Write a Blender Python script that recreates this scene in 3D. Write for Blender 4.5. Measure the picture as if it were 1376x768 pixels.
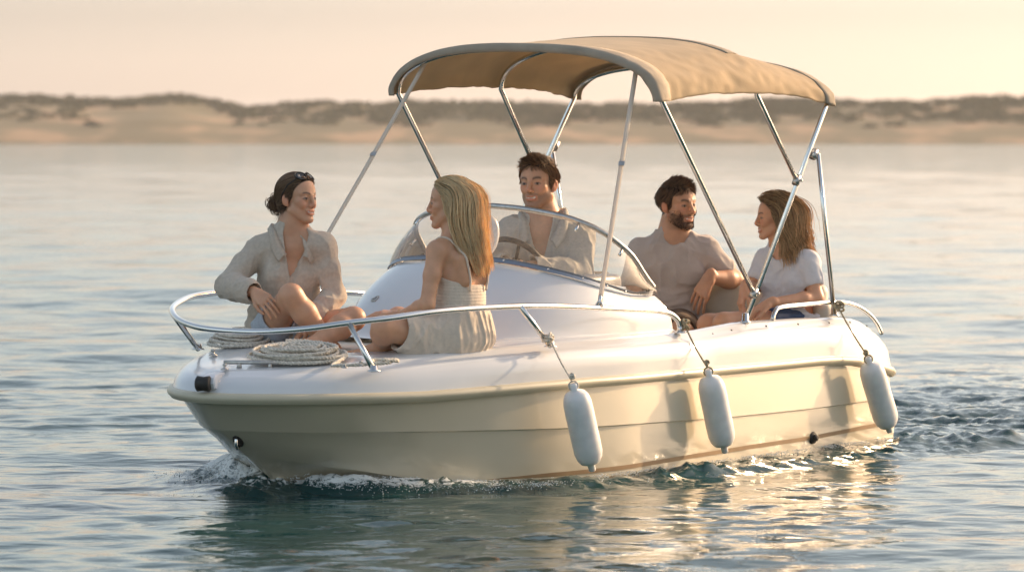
import bpy, bmesh, math, random
import numpy as np
from mathutils import Vector, Matrix, noise as mnoise

# ------------------------------------------------------------------ scene, camera, sky, sun
SC = bpy.context.scene
COL = SC.collection
for o_ in list(bpy.data.objects):
    bpy.data.objects.remove(o_)
random.seed(7)
rng = np.random.default_rng(7)

CAM_H = 1.57
TILT = math.atan((768 / 2 - 183) / 5600)
cam_d = bpy.data.cameras.new('camera')
cam = bpy.data.objects.new('camera', cam_d)
COL.objects.link(cam)
cam.location = (0, 0, CAM_H)
cam.rotation_euler = (math.pi / 2 - TILT, 0, 0)
cam_d.sensor_width = 36
cam_d.lens = 5600 / 1376 * 36
cam_d.clip_start = 0.5
cam_d.clip_end = 20000
cam_d.dof.use_dof = True
cam_d.dof.focus_distance = 19.3
cam_d.dof.aperture_fstop = 4.3
SC.camera = cam

SUN_AZ = math.atan2(0.80, 0.58)          # clockwise from +Y
SUN_EL = math.radians(20)
world = bpy.data.worlds.new('World')
SC.world = world
world.use_nodes = True
wn = world.node_tree.nodes
wl = world.node_tree.links
wn.clear()
sky = wn.new('ShaderNodeTexSky')
sky.sky_type = 'NISHITA'
sky.sun_disc = False
sky.sun_elevation = SUN_EL
sky.sun_rotation = SUN_AZ
sky.air_density = 1.0
sky.dust_density = 1.6
sky.ozone_density = 1.0
bg = wn.new('ShaderNodeBackground')
bg.inputs['Strength'].default_value = 0.15
wo = wn.new('ShaderNodeOutputWorld')
tc = wn.new('ShaderNodeTexCoord')
sx = wn.new('ShaderNodeSeparateXYZ')
wl.new(tc.outputs['Generated'], sx.inputs[0])
mr = wn.new('ShaderNodeMapRange')
mr.inputs['From Min'].default_value = 0.0
mr.inputs['From Max'].default_value = 0.55
wl.new(sx.outputs['Z'], mr.inputs['Value'])
ramp = wn.new('ShaderNodeValToRGB')       # evening haze: peach low in the sky, pale blue above
ramp.color_ramp.elements[0].color = (0.62, 0.615, 0.695, 1)
ramp.color_ramp.elements[1].color = (0.74, 0.59, 0.385, 1)
for ps, cc in ((0.02, (0.445, 0.437, 0.49)), (0.053, (0.315, 0.302, 0.325)), (0.18, (0.40, 0.352, 0.280)), (0.5, (0.61, 0.51, 0.355))):
    e = ramp.color_ramp.elements.new(ps)
    e.color = (*cc, 1)
wl.new(mr.outputs[0], ramp.inputs[0])
mx = wn.new('ShaderNodeMix')
mx.data_type = 'RGBA'
mx.blend_type = 'MULTIPLY'
mx.inputs['Factor'].default_value = 1.0
wl.new(sky.outputs[0], mx.inputs['A'])
wl.new(ramp.outputs[0], mx.inputs['B'])
vm = wn.new('ShaderNodeVectorMath')
vm.operation = 'MULTIPLY'
vm.inputs[1].default_value = (1.38, 1.38, 1.66)
wl.new(mx.outputs['Result'], vm.inputs[0])
wl.new(vm.outputs[0], bg.inputs['Color'])
wl.new(bg.outputs[0], wo.inputs['Surface'])

sun_d = bpy.data.lights.new('sun', 'SUN')
sun_d.energy = 2.05
sun_d.angle = math.radians(1.5)
sun_d.color = (1.0, 0.72, 0.44)
sun = bpy.data.objects.new('sun', sun_d)
COL.objects.link(sun)
sdir = Vector((math.sin(SUN_AZ) * math.cos(SUN_EL), math.cos(SUN_AZ) * math.cos(SUN_EL), math.sin(SUN_EL)))
sun.rotation_euler = sdir.to_track_quat('Z', 'Y').to_euler()
SC.view_settings.view_transform = 'Standard'
SC.view_settings.look = 'None'
SC.view_settings.gamma = 1
SC.view_settings.exposure = 1.42
SC.view_settings.use_curve_mapping = False
SC.render.engine = 'CYCLES'
SC.cycles.use_denoising = True
SC.cycles.max_bounces = 8
SC.cycles.transparent_max_bounces = 12

# ------------------------------------------------------------------ materials
MATS = {}

def mat(name, color, rough=0.5, metal=0.0, spec=0.5, bump=None, vary=None, attr=None, sss=0.0,
        transl=0.0, coat=0.0, ior=None, sheen=0.0, weave=None, sssr=(0.02, 0.008, 0.004)):
    """principled material; vary=(scale, amount) mottles the colour, bump=(scale, strength, dist)"""
    m = bpy.data.materials.new(name)
    m.use_nodes = True
    n, l = m.node_tree.nodes, m.node_tree.links
    p = n['Principled BSDF']
    out = n['Material Output']
    p.inputs['Roughness'].default_value = rough
    p.inputs['Metallic'].default_value = metal
    p.inputs['Specular IOR Level'].default_value = spec
    p.inputs['Coat Weight'].default_value = coat
    p.inputs['Coat Roughness'].default_value = 0.08
    p.inputs['Sheen Weight'].default_value = sheen
    if ior: p.inputs['IOR'].default_value = ior
    if sss:
        p.inputs['Subsurface Weight'].default_value = sss
        p.inputs['Subsurface Radius'].default_value = sssr
        p.inputs['Subsurface Scale'].default_value = 1.0
    tcn = n.new('ShaderNodeTexCoord')
    src = None
    if attr:
        a = n.new('ShaderNodeAttribute')
        a.attribute_name = attr
        src = a.outputs['Color']
    else:
        c = n.new('ShaderNodeRGB')
        c.outputs[0].default_value = (*color, 1)
        src = c.outputs[0]
    if vary:
        nz = n.new('ShaderNodeTexNoise')
        nz.inputs['Scale'].default_value = vary[0]
        nz.inputs['Detail'].default_value = 5
        l.new(tcn.outputs['Object'], nz.inputs['Vector'])
        r = n.new('ShaderNodeMapRange')
        r.inputs['From Min'].default_value = 0.3
        r.inputs['From Max'].default_value = 0.7
        r.inputs['To Min'].default_value = 1 - vary[1]
        r.inputs['To Max'].default_value = 1 + vary[1]
        l.new(nz.outputs['Fac'], r.inputs['Value'])
        mm = n.new('ShaderNodeVectorMath')
        mm.operation = 'SCALE'
        l.new(src, mm.inputs[0])
        l.new(r.outputs[0], mm.inputs['Scale'])
        src = mm.outputs[0]
    l.new(src, p.inputs['Base Color'])
    nrm = None
    if bump:
        for (bs, bst, bd) in (bump if isinstance(bump[0], tuple) else (bump,)):
            nz = n.new('ShaderNodeTexNoise')
            nz.inputs['Scale'].default_value = bs
            nz.inputs['Detail'].default_value = 6
            l.new(tcn.outputs['Object'], nz.inputs['Vector'])
            b = n.new('ShaderNodeBump')
            b.inputs['Strength'].default_value = bst
            b.inputs['Distance'].default_value = bd
            l.new(nz.outputs['Fac'], b.inputs['Height'])
            if nrm: l.new(nrm, b.inputs['Normal'])
            nrm = b.outputs[0]
        l.new(nrm, p.inputs['Normal'])
    if transl:
        tr = n.new('ShaderNodeBsdfTranslucent')
        l.new(src, tr.inputs['Color'])
        if nrm: l.new(nrm, tr.inputs['Normal'])
        ms = n.new('ShaderNodeMixShader')
        ms.inputs[0].default_value = transl
        l.new(p.outputs[0], ms.inputs[1])
        l.new(tr.outputs[0], ms.inputs[2])
        l.new(ms.outputs[0], out.inputs['Surface'])
    MATS[name] = m
    return m

mat('gelcoat', (0.67, 0.675, 0.68), rough=0.22, coat=0.4, vary=(3.0, 0.03), bump=(1.6, 0.10, 0.02))
mat('hull_cream', (0.65, 0.57, 0.43), rough=0.16, coat=0.5, vary=(2.0, 0.04), bump=(1.1, 0.15, 0.03))
mat('rub_cream', (0.52, 0.47, 0.35), rough=0.4, vary=(6.0, 0.06))
mat('antifoul', (0.30, 0.19, 0.10), rough=0.5, vary=(8.0, 0.2))
mat('antifoul_dark', (0.04, 0.07, 0.06), rough=0.5, vary=(8.0, 0.2))
mat('steel', (0.72, 0.71, 0.69), rough=0.12, metal=1.0)
mat('steel_dull', (0.50, 0.48, 0.45), rough=0.35, metal=1.0, vary=(60.0, 0.15))
mat('alu_strip', (0.30, 0.33, 0.38), rough=0.4, metal=0.7)
mat('rubber_black', (0.02, 0.018, 0.016), rough=0.6)
mat('vinyl_beige', (0.52, 0.46, 0.37), rough=0.5, vary=(9.0, 0.05), bump=(40.0, 0.2, 0.004))
mat('canvas', (0.64, 0.49, 0.31), rough=0.85, vary=(5.0, 0.10), transl=0.42, sheen=0.2,
    bump=((6.0, 0.25, 0.02), (130.0, 0.25, 0.003)))
mat('canvas_band', (0.40, 0.33, 0.25), rough=0.85, vary=(9.0, 0.12), transl=0.12,
    bump=((11.0, 0.4, 0.02), (130.0, 0.25, 0.003)))
mat('webbing', (0.86, 0.78, 0.68), rough=0.8, bump=(200.0, 0.3, 0.002), transl=0.4)
mat('fender_vinyl', (0.77, 0.76, 0.74), rough=0.45, vary=(22.0, 0.07), sss=0.15, bump=(12.0, 0.2, 0.006))
mat('rope', (0.68, 0.62, 0.53), rough=0.9, vary=(90.0, 0.28), bump=(150.0, 0.5, 0.004))
mat('rope_thin', (0.36, 0.30, 0.20), rough=0.9, vary=(90.0, 0.3))
mat('plastic_white', (0.72, 0.72, 0.74), rough=0.35)
mat('instrument', (0.30, 0.30, 0.31), rough=0.4)
mat('skin', (0.4, 0.2, 0.1), rough=0.48, attr='Col', sss=0.22, vary=(30.0, 0.06), bump=(110.0, 0.2, 0.003))
mat('hair', (0.1, 0.1, 0.1), rough=0.45, attr='Col', transl=0.22, spec=0.4)
mat('linen_taupe', (0.60, 0.50, 0.40), rough=0.9, vary=(70.0, 0.09), sheen=0.2, transl=0.12,
    bump=((9.0, 0.5, 0.02), (300.0, 0.35, 0.002)))
mat('linen_white', (0.62, 0.59, 0.54), rough=0.9, vary=(60.0, 0.05), sheen=0.2, transl=0.22,
    bump=((9.0, 0.5, 0.02), (300.0, 0.35, 0.002)))
mat('linen_dress', (0.80, 0.67, 0.54), rough=0.9, vary=(60.0, 0.06), sheen=0.2, transl=0.15,
    bump=((12.0, 0.3, 0.012), (260.0, 0.5, 0.003)))
mat('jersey_mauve', (0.50, 0.42, 0.375), rough=0.9, vary=(30.0, 0.03), sheen=0.2, bump=(18.0, 0.5, 0.02))
mat('jersey_white', (0.76, 0.74, 0.76), rough=0.9, vary=(30.0, 0.03), sheen=0.2, transl=0.12, bump=(16.0, 0.5, 0.018))
mat('denim', (0.045, 0.08, 0.17), rough=0.85, vary=(120.0, 0.3), bump=(90.0, 0.3, 0.003))
mat('denim_pale', (0.50, 0.55, 0.62), rough=0.85, vary=(90.0, 0.12), bump=(40.0, 0.4, 0.006))
mat('khaki_brown', (0.17, 0.115, 0.075), rough=0.85, vary=(60.0, 0.1), bump=(30.0, 0.4, 0.006))
mat('lens_dark', (0.02, 0.018, 0.016), rough=0.08, coat=0.6)
mat('gold', (0.75, 0.50, 0.18), rough=0.2, metal=1.0)

def glass_mat():
    m = bpy.data.materials.new('windscreen_glass')
    m.use_nodes = True
    n, l = m.node_tree.nodes, m.node_tree.links
    n.clear()
    out = n.new('ShaderNodeOutputMaterial')
    t = n.new('ShaderNodeBsdfTransparent')
    t.inputs[0].default_value = (0.93, 0.91, 0.88, 1)
    g = n.new('ShaderNodeBsdfGlossy')
    g.inputs['Roughness'].default_value = 0.04
    d = n.new('ShaderNodeBsdfDiffuse')
    d.inputs[0].default_value = (0.62, 0.53, 0.42, 1)
    tr = n.new('ShaderNodeBsdfTranslucent')
    tr.inputs[0].default_value = (0.70, 0.58, 0.44, 1)
    f = n.new('ShaderNodeFresnel')
    f.inputs['IOR'].default_value = 1.45
    dm = n.new('ShaderNodeMixShader')
    dm.inputs[0].default_value = 0.5
    l.new(d.outputs[0], dm.inputs[1]); l.new(tr.outputs[0], dm.inputs[2])
    nz = n.new('ShaderNodeTexNoise')          # salt film on the screen
    nz.inputs['Scale'].default_value = 60
    nz.inputs['Detail'].default_value = 8
    tcn = n.new('ShaderNodeTexCoord')
    l.new(tcn.outputs['Object'], nz.inputs['Vector'])
    r = n.new('ShaderNodeMapRange')
    r.inputs['From Min'].default_value = 0.35; r.inputs['From Max'].default_value = 0.7
    r.inputs['To Min'].default_value = 0.08; r.inputs['To Max'].default_value = 0.22
    l.new(nz.outputs['Fac'], r.inputs['Value'])
    m1 = n.new('ShaderNodeMixShader')
    l.new(r.outputs[0], m1.inputs[0]); l.new(t.outputs[0], m1.inputs[1]); l.new(dm.outputs[0], m1.inputs[2])
    m2 = n.new('ShaderNodeMixShader')
    l.new(f.outputs[0], m2.inputs[0]); l.new(m1.outputs[0], m2.inputs[1]); l.new(g.outputs[0], m2.inputs[2])
    l.new(m2.outputs[0], out.inputs['Surface'])
    MATS['glass'] = m
glass_mat()

# ------------------------------------------------------------------ object helpers
def tag(o, label=None, cat=None, group=None, kind=None):
    if label: o['label'] = label
    if cat: o['category'] = cat
    if group: o['group'] = group
    if kind: o['kind'] = kind
    return o

def empty(name, loc=(0, 0, 0), parent=None):
    o = bpy.data.objects.new(name, None)
    COL.objects.link(o)
    o.location = loc
    o.empty_display_size = 0.2
    if parent: o.parent = parent
    return o

def link(name, me, material, parent=None, smooth=True):
    if smooth:
        me.polygons.foreach_set('use_smooth', np.ones(len(me.polygons), dtype=bool))
    me.update()
    o = bpy.data.objects.new(name, me)
    COL.objects.link(o)
    if material is not None:
        for m in (material if isinstance(material, (list, tuple)) else [material]):
            me.materials.append(MATS[m] if isinstance(m, str) else m)
    if parent: o.parent = parent
    return o

def np_mesh(name, V, F, cols=None):
    """V (n,3), F (m,k) int arrays"""
    me = bpy.data.meshes.new(name)
    V = np.asarray(V, dtype=np.float32); F = np.asarray(F, dtype=np.int32)
    k = F.shape[1]
    me.vertices.add(len(V)); me.vertices.foreach_set('co', V.ravel())
    me.loops.add(F.size); me.loops.foreach_set('vertex_index', F.ravel())
    me.polygons.add(len(F))
    me.polygons.foreach_set('loop_start', np.arange(0, F.size, k, dtype=np.int32))
    me.update(calc_edges=True)
    if cols is not None:
        a = me.color_attributes.new('Col', 'FLOAT_COLOR', 'POINT')
        c4 = np.ones((len(V), 4), dtype=np.float32); c4[:, :3] = cols
        a.data.foreach_set('color', c4.ravel())
    me.validate()
    return me

class MB:
    """collects tubes, boxes, lofts and lathes, then links them as ONE mesh"""
    def __init__(s): s.v = []; s.f = []; s.flat = False
    def add(s, V, F):
        n = len(s.v)
        s.v += [tuple(p) for p in V]
        s.f += [tuple(i + n for i in f) for f in F]
    def grid(s, G, close_u=False, close_v=False):
        """G[i][j] points"""
        nu, nv = len(G), len(G[0])
        V = [p for r in G for p in r]
        F = []
        for i in range(nu if close_u else nu - 1):
            for j in range(nv if close_v else nv - 1):
                a = i * nv + j; b = ((i + 1) % nu) * nv + j
                c = ((i + 1) % nu) * nv + (j + 1) % nv; d = i * nv + (j + 1) % nv
                F.append((a, b, c, d))
        s.add(V, F)
    def tube(s, pts, r, n=10, cap=True, closed=False, flat=None, twist=0.0):
        pts = [Vector(p) for p in pts]
        N = len(pts)
        rs = r if isinstance(r, (list, tuple)) else [r] * N
        up = None; rings = []
        for i, p in enumerate(pts):
            if closed: t = (pts[(i + 1) % N] - pts[i - 1])
            else: t = pts[min(i + 1, N - 1)] - pts[max(i - 1, 0)]
            t.normalize()
            if up is None:
                a = Vector((0, 0, 1)) if abs(t.z) < 0.9 else Vector((1, 0, 0))
                up = (a - t * a.dot(t)).normalized()
            else:
                up = (up - t * up.dot(t)).normalized()
            sd = t.cross(up)
            ring = []
            for k in range(n):
                an = 2 * math.pi * k / n + twist * i
                w = rs[i]
                cu, cs_ = math.cos(an) * w, math.sin(an) * w
                if flat: cu *= flat
                ring.append(p + up * cu + sd * cs_)
            rings.append(ring)
        s.grid(rings, close_u=closed, close_v=True)
        if cap and not closed:
            b = len(s.v)
            s.f.append(tuple(range(b - n, b)))
            a0 = b - n * N
            s.f.append(tuple(reversed(range(a0, a0 + n))))
    def box(s, c, d, M=None, bevel=0.0):
        c = Vector(c); hx, hy, hz = d[0] / 2, d[1] / 2, d[2] / 2
        bm = bmesh.new()
        bmesh.ops.create_cube(bm, size=1)
        for v in bm.verts: v.co = Vector((v.co.x * d[0], v.co.y * d[1], v.co.z * d[2]))
        if bevel: bmesh.ops.bevel(bm, geom=bm.edges[:], offset=bevel, segments=3, profile=0.5, affect='EDGES')
        bm.verts.index_update()
        V = [((M @ v.co) if M is not None else v.co) + c for v in bm.verts]
        F = [tuple(v.index for v in f.verts) for f in bm.faces]
        bm.free(); s.add(V, F)
    def lathe(s, prof, org=(0, 0, 0), axis=(0, 0, 1), n=20):
        """prof [(r, h)]"""
        q = Vector((0, 0, 1)).rotation_difference(Vector(axis).normalized())
        G = []
        for k in range(n):
            a = 2 * math.pi * k / n
            G.append([q @ Vector((r * math.cos(a), r * math.sin(a), h)) + Vector(org) for r, h in prof])
        s.grid(G, close_u=True)
    def build(s, name, material, parent=None, smooth=True, sharp=None, solid=None):
        me = bpy.data.meshes.new(name)
        me.from_pydata([tuple(p) for p in s.v], [], s.f)
        bm = bmesh.new(); bm.from_mesh(me)
        bmesh.ops.remove_doubles(bm, verts=bm.verts[:], dist=1e-5)
        bmesh.ops.recalc_face_normals(bm, faces=bm.faces[:])
        bm.to_mesh(me); bm.free()
        o = link(name, me, material, parent, smooth)
        if sharp is not None:
            me.set_sharp_from_angle(angle=math.radians(sharp))
        if solid:
            m = o.modifiers.new('thick', 'SOLIDIFY'); m.thickness = solid; m.offset = -1
        return o

def smooth_path(pts, n=6):
    """catmull-rom through pts"""
    P = [Vector(p) for p in pts]
    P = [P[0] * 2 - P[1]] + P + [P[-1] * 2 - P[-2]]
    out = []
    for i in range(1, len(P) - 2):
        for k in range(n):
            t = k / n
            a, b, c_, d = P[i - 1], P[i], P[i + 1], P[i + 2]
            out.append(0.5 * ((2 * b) + (c_ - a) * t + (2 * a - 5 * b + 4 * c_ - d) * t * t + (3 * b - a - 3 * c_ + d) * t ** 3))
    out.append(P[-2])
    return out

# the boat's own axes in the world: u forward, v to port, z up
TH = math.radians(57)
ct, st = math.cos(TH), math.sin(TH)
BX = (770 - 688) / 5600 * 20.4
BY = 20.4
HEEL = 0.026
def uvz(u, v, z):
    """boat coordinates to world"""
    return Vector((BX - ct * u + st * v, BY - st * u - ct * v, z - HEEL * v))
def at(px, py, Y):
    """point of the world at a given distance seen at a picture position"""
    a = (px - 688) / 5600; b = (384 - py) / 5600
    k = Y / (math.cos(TILT) + b * math.sin(TILT))
    return Vector((a * k, Y, CAM_H + k * (-math.sin(TILT) + b * math.cos(TILT))))
# ------------------------------------------------------------------ value noise in numpy
_T = np.random.default_rng(3).random((64, 64, 64)).astype(np.float32)
def vnoise(P):
    P = np.asarray(P, dtype=np.float32)
    i = np.floor(P).astype(np.int32); f = P - i
    f = f * f * (3 - 2 * f); i &= 63; j = (i + 1) & 63
    x0, y0, z0 = i[:, 0], i[:, 1], i[:, 2]; x1, y1, z1 = j[:, 0], j[:, 1], j[:, 2]
    fx, fy, fz = f[:, 0], f[:, 1], f[:, 2]
    a = _T[x0, y0, z0] * (1 - fx) + _T[x1, y0, z0] * fx
    b = _T[x0, y1, z0] * (1 - fx) + _T[x1, y1, z0] * fx
    c = _T[x0, y0, z1] * (1 - fx) + _T[x1, y0, z1] * fx
    d = _T[x0, y1, z1] * (1 - fx) + _T[x1, y1, z1] * fx
    a = a * (1 - fy) + b * fy; c = c * (1 - fy) + d * fy
    return a * (1 - fz) + c * fz
def fbm(P, o=4):
    P = np.asarray(P, dtype=np.float32); s = 0; a = 0.5; t = 0
    for k in range(o):
        s = s + a * vnoise(P * (2 ** k) + 7.3 * k); t += a; a *= 0.5
    return s / t

# ------------------------------------------------------------------ water
def axis(lo, hi, c0, c1, fine, grow):
    xs = list(np.arange(c0, c1, fine))
    d = fine; x = c0; L = []
    while x > lo: d *= grow; x -= d; L.append(x)
    d = fine; x = xs[-1]; R = []
    while x < hi: d *= grow; x += d; R.append(x)
    return np.array(L[::-1] + xs + R)
gx = axis(-3000, 3000, -3.4, 4.6, 0.026, 1.045)
gy = axis(-60, 6000, 12.5, 24.5, 0.026, 1.02)
GX, GY = np.meshgrid(gx, gy, indexing='ij')
X = GX.ravel().astype(np.float64); Y = GY.ravel().astype(np.float64)
def boat_uv(X, Y):
    dx, dy = X - BX, Y - BY
    return -ct * dx - st * dy, st * dx - ct * dy
U, Vv = boat_uv(X, Y)
Z = np.zeros_like(X)
wr = np.random.default_rng(11)
dist = np.hypot(X, Y)
sp = np.maximum(0.03, 0.026 + 0.02 * np.clip(Y - 24, 0, None) + 0.045 * np.clip(np.abs(X - 0.6) - 4, 0, None))
for k in range(64):                       # small wind waves running across the view
    lam = 0.16 * (1.085 ** k)
    if lam > 9: break
    an = math.radians(90 + wr.normal(0, 30))
    kk = 2 * math.pi / lam
    amp = 0.0038 * lam ** 0.95 * (1 + 0.9 * math.exp(-(math.log(lam / 0.34) / 0.55) ** 2)) / (1 + (lam / 1.1) ** 1.2) * wr.uniform(0.5, 1.3)
    if lam > 2.5: amp = 0.0026 * wr.uniform(0.5, 1.1)
    ph = wr.uniform(0, 6.28)
    wob = 1.3 * np.sin(X * kk * 0.13 + ph) + 1.1 * np.sin(Y * kk * 0.17 + 2 * ph)
    fade = np.clip(lam / sp / 3.0, 0, 1) * np.clip(1 - (dist - 160 * lam) / (200 * lam), 0, 1)
    env = 0.55 + 0.9 * (fbm(np.stack([X / (lam * 5) + k, Y / (lam * 5), np.full_like(X, k * 3.1)], 1), 2) - 0.2)
    if lam > 0.9: amp = amp * (1 + 2.6 * np.clip((dist - 22) / 18, 0, 1))
    Z += amp * fade * env * np.sin(kk * (math.cos(an) * X + math.sin(an) * Y) + ph + wob)
foam = np.zeros_like(X)
near = (U > -9) & (U < 5) & (np.abs(Vv) < 5)
un, vn = U[near], Vv[near]
P3 = np.stack([un, vn, np.zeros_like(un)], 1)
n1 = fbm(P3 * 6, 4); n2 = fbm(P3 * 17 + 5, 4); n3 = fbm(P3 * 38 + 9, 3)
av = np.abs(vn)
hw = 0.80 * np.sqrt(np.clip(1 - (np.clip(un - 0.3, 0, 9) / 2.15) ** 2.2, 0, 1))   # half width of the hull at the water
back = np.clip(2.45 - un, 0, 20)
dd = av - hw
# curl of water pushed up by the stem and sliding aft along the sides
crest = np.where(vn < 0, 0.085, 0.034) * np.exp(-((un - np.where(vn < 0, 2.25, 2.2)) / 0.42) ** 2) * np.exp(-(np.clip(dd, -0.1, 9) / np.where(vn < 0, 0.42, 0.16)) ** 2)
crest *= np.where(vn < 0, 1.0, 1.0)
arm_v = hw + 0.05 + 0.10 * back
ridge = 0.034 * np.exp(-((av - arm_v) / (0.07 + 0.04 * back)) ** 2) * np.exp(-back / 2.3) * (un < 2.7)
side = 0.020 * np.exp(-(np.clip(dd, 0, 9) / 0.10) ** 2) * (un < 2.5) * (un > -1.9) * np.exp(-np.clip(back, 0, 9) / 4.0)
trough = -0.015 * np.exp(-((av - hw - 0.30 - 0.05 * back) / 0.22) ** 2) * (un < 2.0) * (un > -3)
inner = np.exp(-np.clip(av - arm_v, 0, 9) / 0.06) * np.clip((1.6 - un) / 0.5, 0, 1) * (un > -2.2) * (av > hw - 0.1)
rough = np.clip(crest / 0.07 + ridge / 0.05 + side / 0.05, 0, 1.4)
# turbulent wake behind the transom
wk = 1 / (1 + np.exp((un + 1.75) / 0.12))
wband = np.exp(-(av / (0.95 + 0.16 * np.clip(-un - 1.8, 0, 9))) ** 4) * wk * np.exp(-np.clip(-un - 1.8, 0, 99) / 7.0)
stern_arm = 0.060 * np.exp(-((av - 0.95 - 0.33 * np.clip(-un - 1.5, 0, 9)) / 0.16) ** 2) * wk * np.exp(-np.clip(-un - 1.5, 0, 99) / 4)
dz = crest * (0.7 + 0.9 * (n1 - 0.4)) + ridge * (0.6 + 1.0 * n1) + side + trough + stern_arm * (0.5 + n1)
dz += rough * ((n2 - 0.5) * 0.040 + (n3 - 0.5) * 0.030)
nw = fbm(np.stack([X[near] * 2.2, Y[near] * 5.5, np.zeros_like(un)], 1), 4)
dz += wband * ((nw - 0.5) * 0.12 + (n2 - 0.5) * 0.045 + (n3 - 0.5) * 0.03)
dz += stern_arm / 0.06 * ((n2 - 0.5) * 0.03)
arm2 = np.exp(-((av - 1.55 - 0.42 * np.clip(-un - 1.2, 0, 9)) / 0.20) ** 2) - 0.6 * np.exp(-((av - 1.25 - 0.40 * np.clip(-un - 1.2, 0, 9)) / 0.17) ** 2)
dz += 0.034 * arm2 * np.clip((-un - 0.9) / 0.8, 0, 1) * np.exp(-np.clip(-un - 1.2, 0, 99) / 5) * (0.6 + 0.8 * n1)
dz += inner * ((n2 - 0.5) * 0.030 + (n3 - 0.5) * 0.016 + (n1 - 0.5) * 0.02)
ridge2 = 0.030 * np.exp(-((av - arm_v) / 0.07) ** 2) * np.clip(back - 0.9, 0, 1) * np.exp(-np.clip(back - 2, 0, 9) / 2.5)
dz += ridge2 * (0.5 + n2)
Z[near] += dz
fo = np.clip(rough, 0, 1) * np.clip(1.25 - back / 2.8, 0.25, 1) * (0.55 + 0.9 * (n1 - 0.25))
fo += np.exp(-(np.clip(dd, 0, 9) / 0.05) ** 2) * (un < 2.5) * (un > -1.9) * 0.35
fo += wband * 0.42 * np.clip((n1 - 0.35) * 4, 0, 1)
foam[near] = np.clip(fo, 0, 1)
V = np.stack([X, Y, Z], 1)
nx, ny = len(gx), len(gy)
ii, jj = np.meshgrid(np.arange(nx - 1), np.arange(ny - 1), indexing='ij')
a = (ii * ny + jj).ravel()
F = np.stack([a, a + ny, a + ny + 1, a + 1], 1)
me = np_mesh('water', V, F, np.stack([foam, foam, foam], 1))
m = bpy.data.materials.new('sea_water'); m.use_nodes = True
n, l = m.node_tree.nodes, m.node_tree.links
p = n['Principled BSDF']
p.inputs['Roughness'].default_value = 0.05
p.inputs['IOR'].default_value = 1.333
at_ = n.new('ShaderNodeAttribute'); at_.attribute_name = 'Col'
mixc = n.new('ShaderNodeMix'); mixc.data_type = 'RGBA'
mixc.inputs['A'].default_value = (0.010, 0.047, 0.048, 1)
mixc.inputs['B'].default_value = (0.75, 0.77, 0.76, 1)
geo = n.new('ShaderNodeNewGeometry')
fn = n.new('ShaderNodeTexNoise'); fn.inputs['Scale'].default_value = 26; fn.inputs['Detail'].default_value = 6; fn.inputs['Roughness'].default_value = 0.65
fn.inputs['Distortion'].default_value = 1.2
fmp = n.new('ShaderNodeMapping'); fmp.inputs['Scale'].default_value = (0.7, 0.7, 1.3); l.new(geo.outputs['Position'], fmp.inputs['Vector']); l.new(fmp.outputs[0], fn.inputs['Vector'])
ad = n.new('ShaderNodeMath'); ad.operation = 'MULTIPLY_ADD'; ad.inputs[1].default_value = 0.42; l.new(at_.outputs['Fac'], ad.inputs[0]); l.new(fn.outputs['Fac'], ad.inputs[2])
fs = n.new('ShaderNodeMapRange'); fs.interpolation_type = 'SMOOTHSTEP'; fs.inputs['From Min'].default_value = 0.74; fs.inputs['From Max'].default_value = 0.90
l.new(ad.outputs[0], fs.inputs['Value'])
FOAMF = fs.outputs[0]
l.new(FOAMF, mixc.inputs['Factor'])
l.new(mixc.outputs['Result'], p.inputs['Base Color'])
rr = n.new('ShaderNodeMapRange'); rr.inputs['To Min'].default_value = 0.045; rr.inputs['To Max'].default_value = 0.6
l.new(FOAMF, rr.inputs['Value']); l.new(rr.outputs[0], p.inputs['Roughness'])
mp = n.new('ShaderNodeMapping'); mp.inputs['Scale'].default_value = (0.55, 1.0, 1.0)
l.new(geo.outputs['Position'], mp.inputs['Vector'])
nrm = None
for (s_, st_, d_) in ((0.45, 0.55, 0.16), (1.6, 0.8, 0.06), (5.0, 0.8, 0.020), (16.0, 0.40, 0.006)):
    nz = n.new('ShaderNodeTexNoise'); nz.inputs['Scale'].default_value = s_; nz.inputs['Detail'].default_value = 3
    nz.inputs['Distortion'].default_value = 0.4
    l.new(mp.outputs[0], nz.inputs['Vector'])
    b = n.new('ShaderNodeBump'); b.inputs['Strength'].default_value = st_; b.inputs['Distance'].default_value = d_
    l.new(nz.outputs['Fac'], b.inputs['Height'])
    if nrm: l.new(nrm, b.inputs['Normal'])
    nrm = b.outputs[0]
l.new(nrm, p.inputs['Normal'])
MATS['water'] = m
tag(link('water', me, 'water'), kind='structure')

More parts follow.
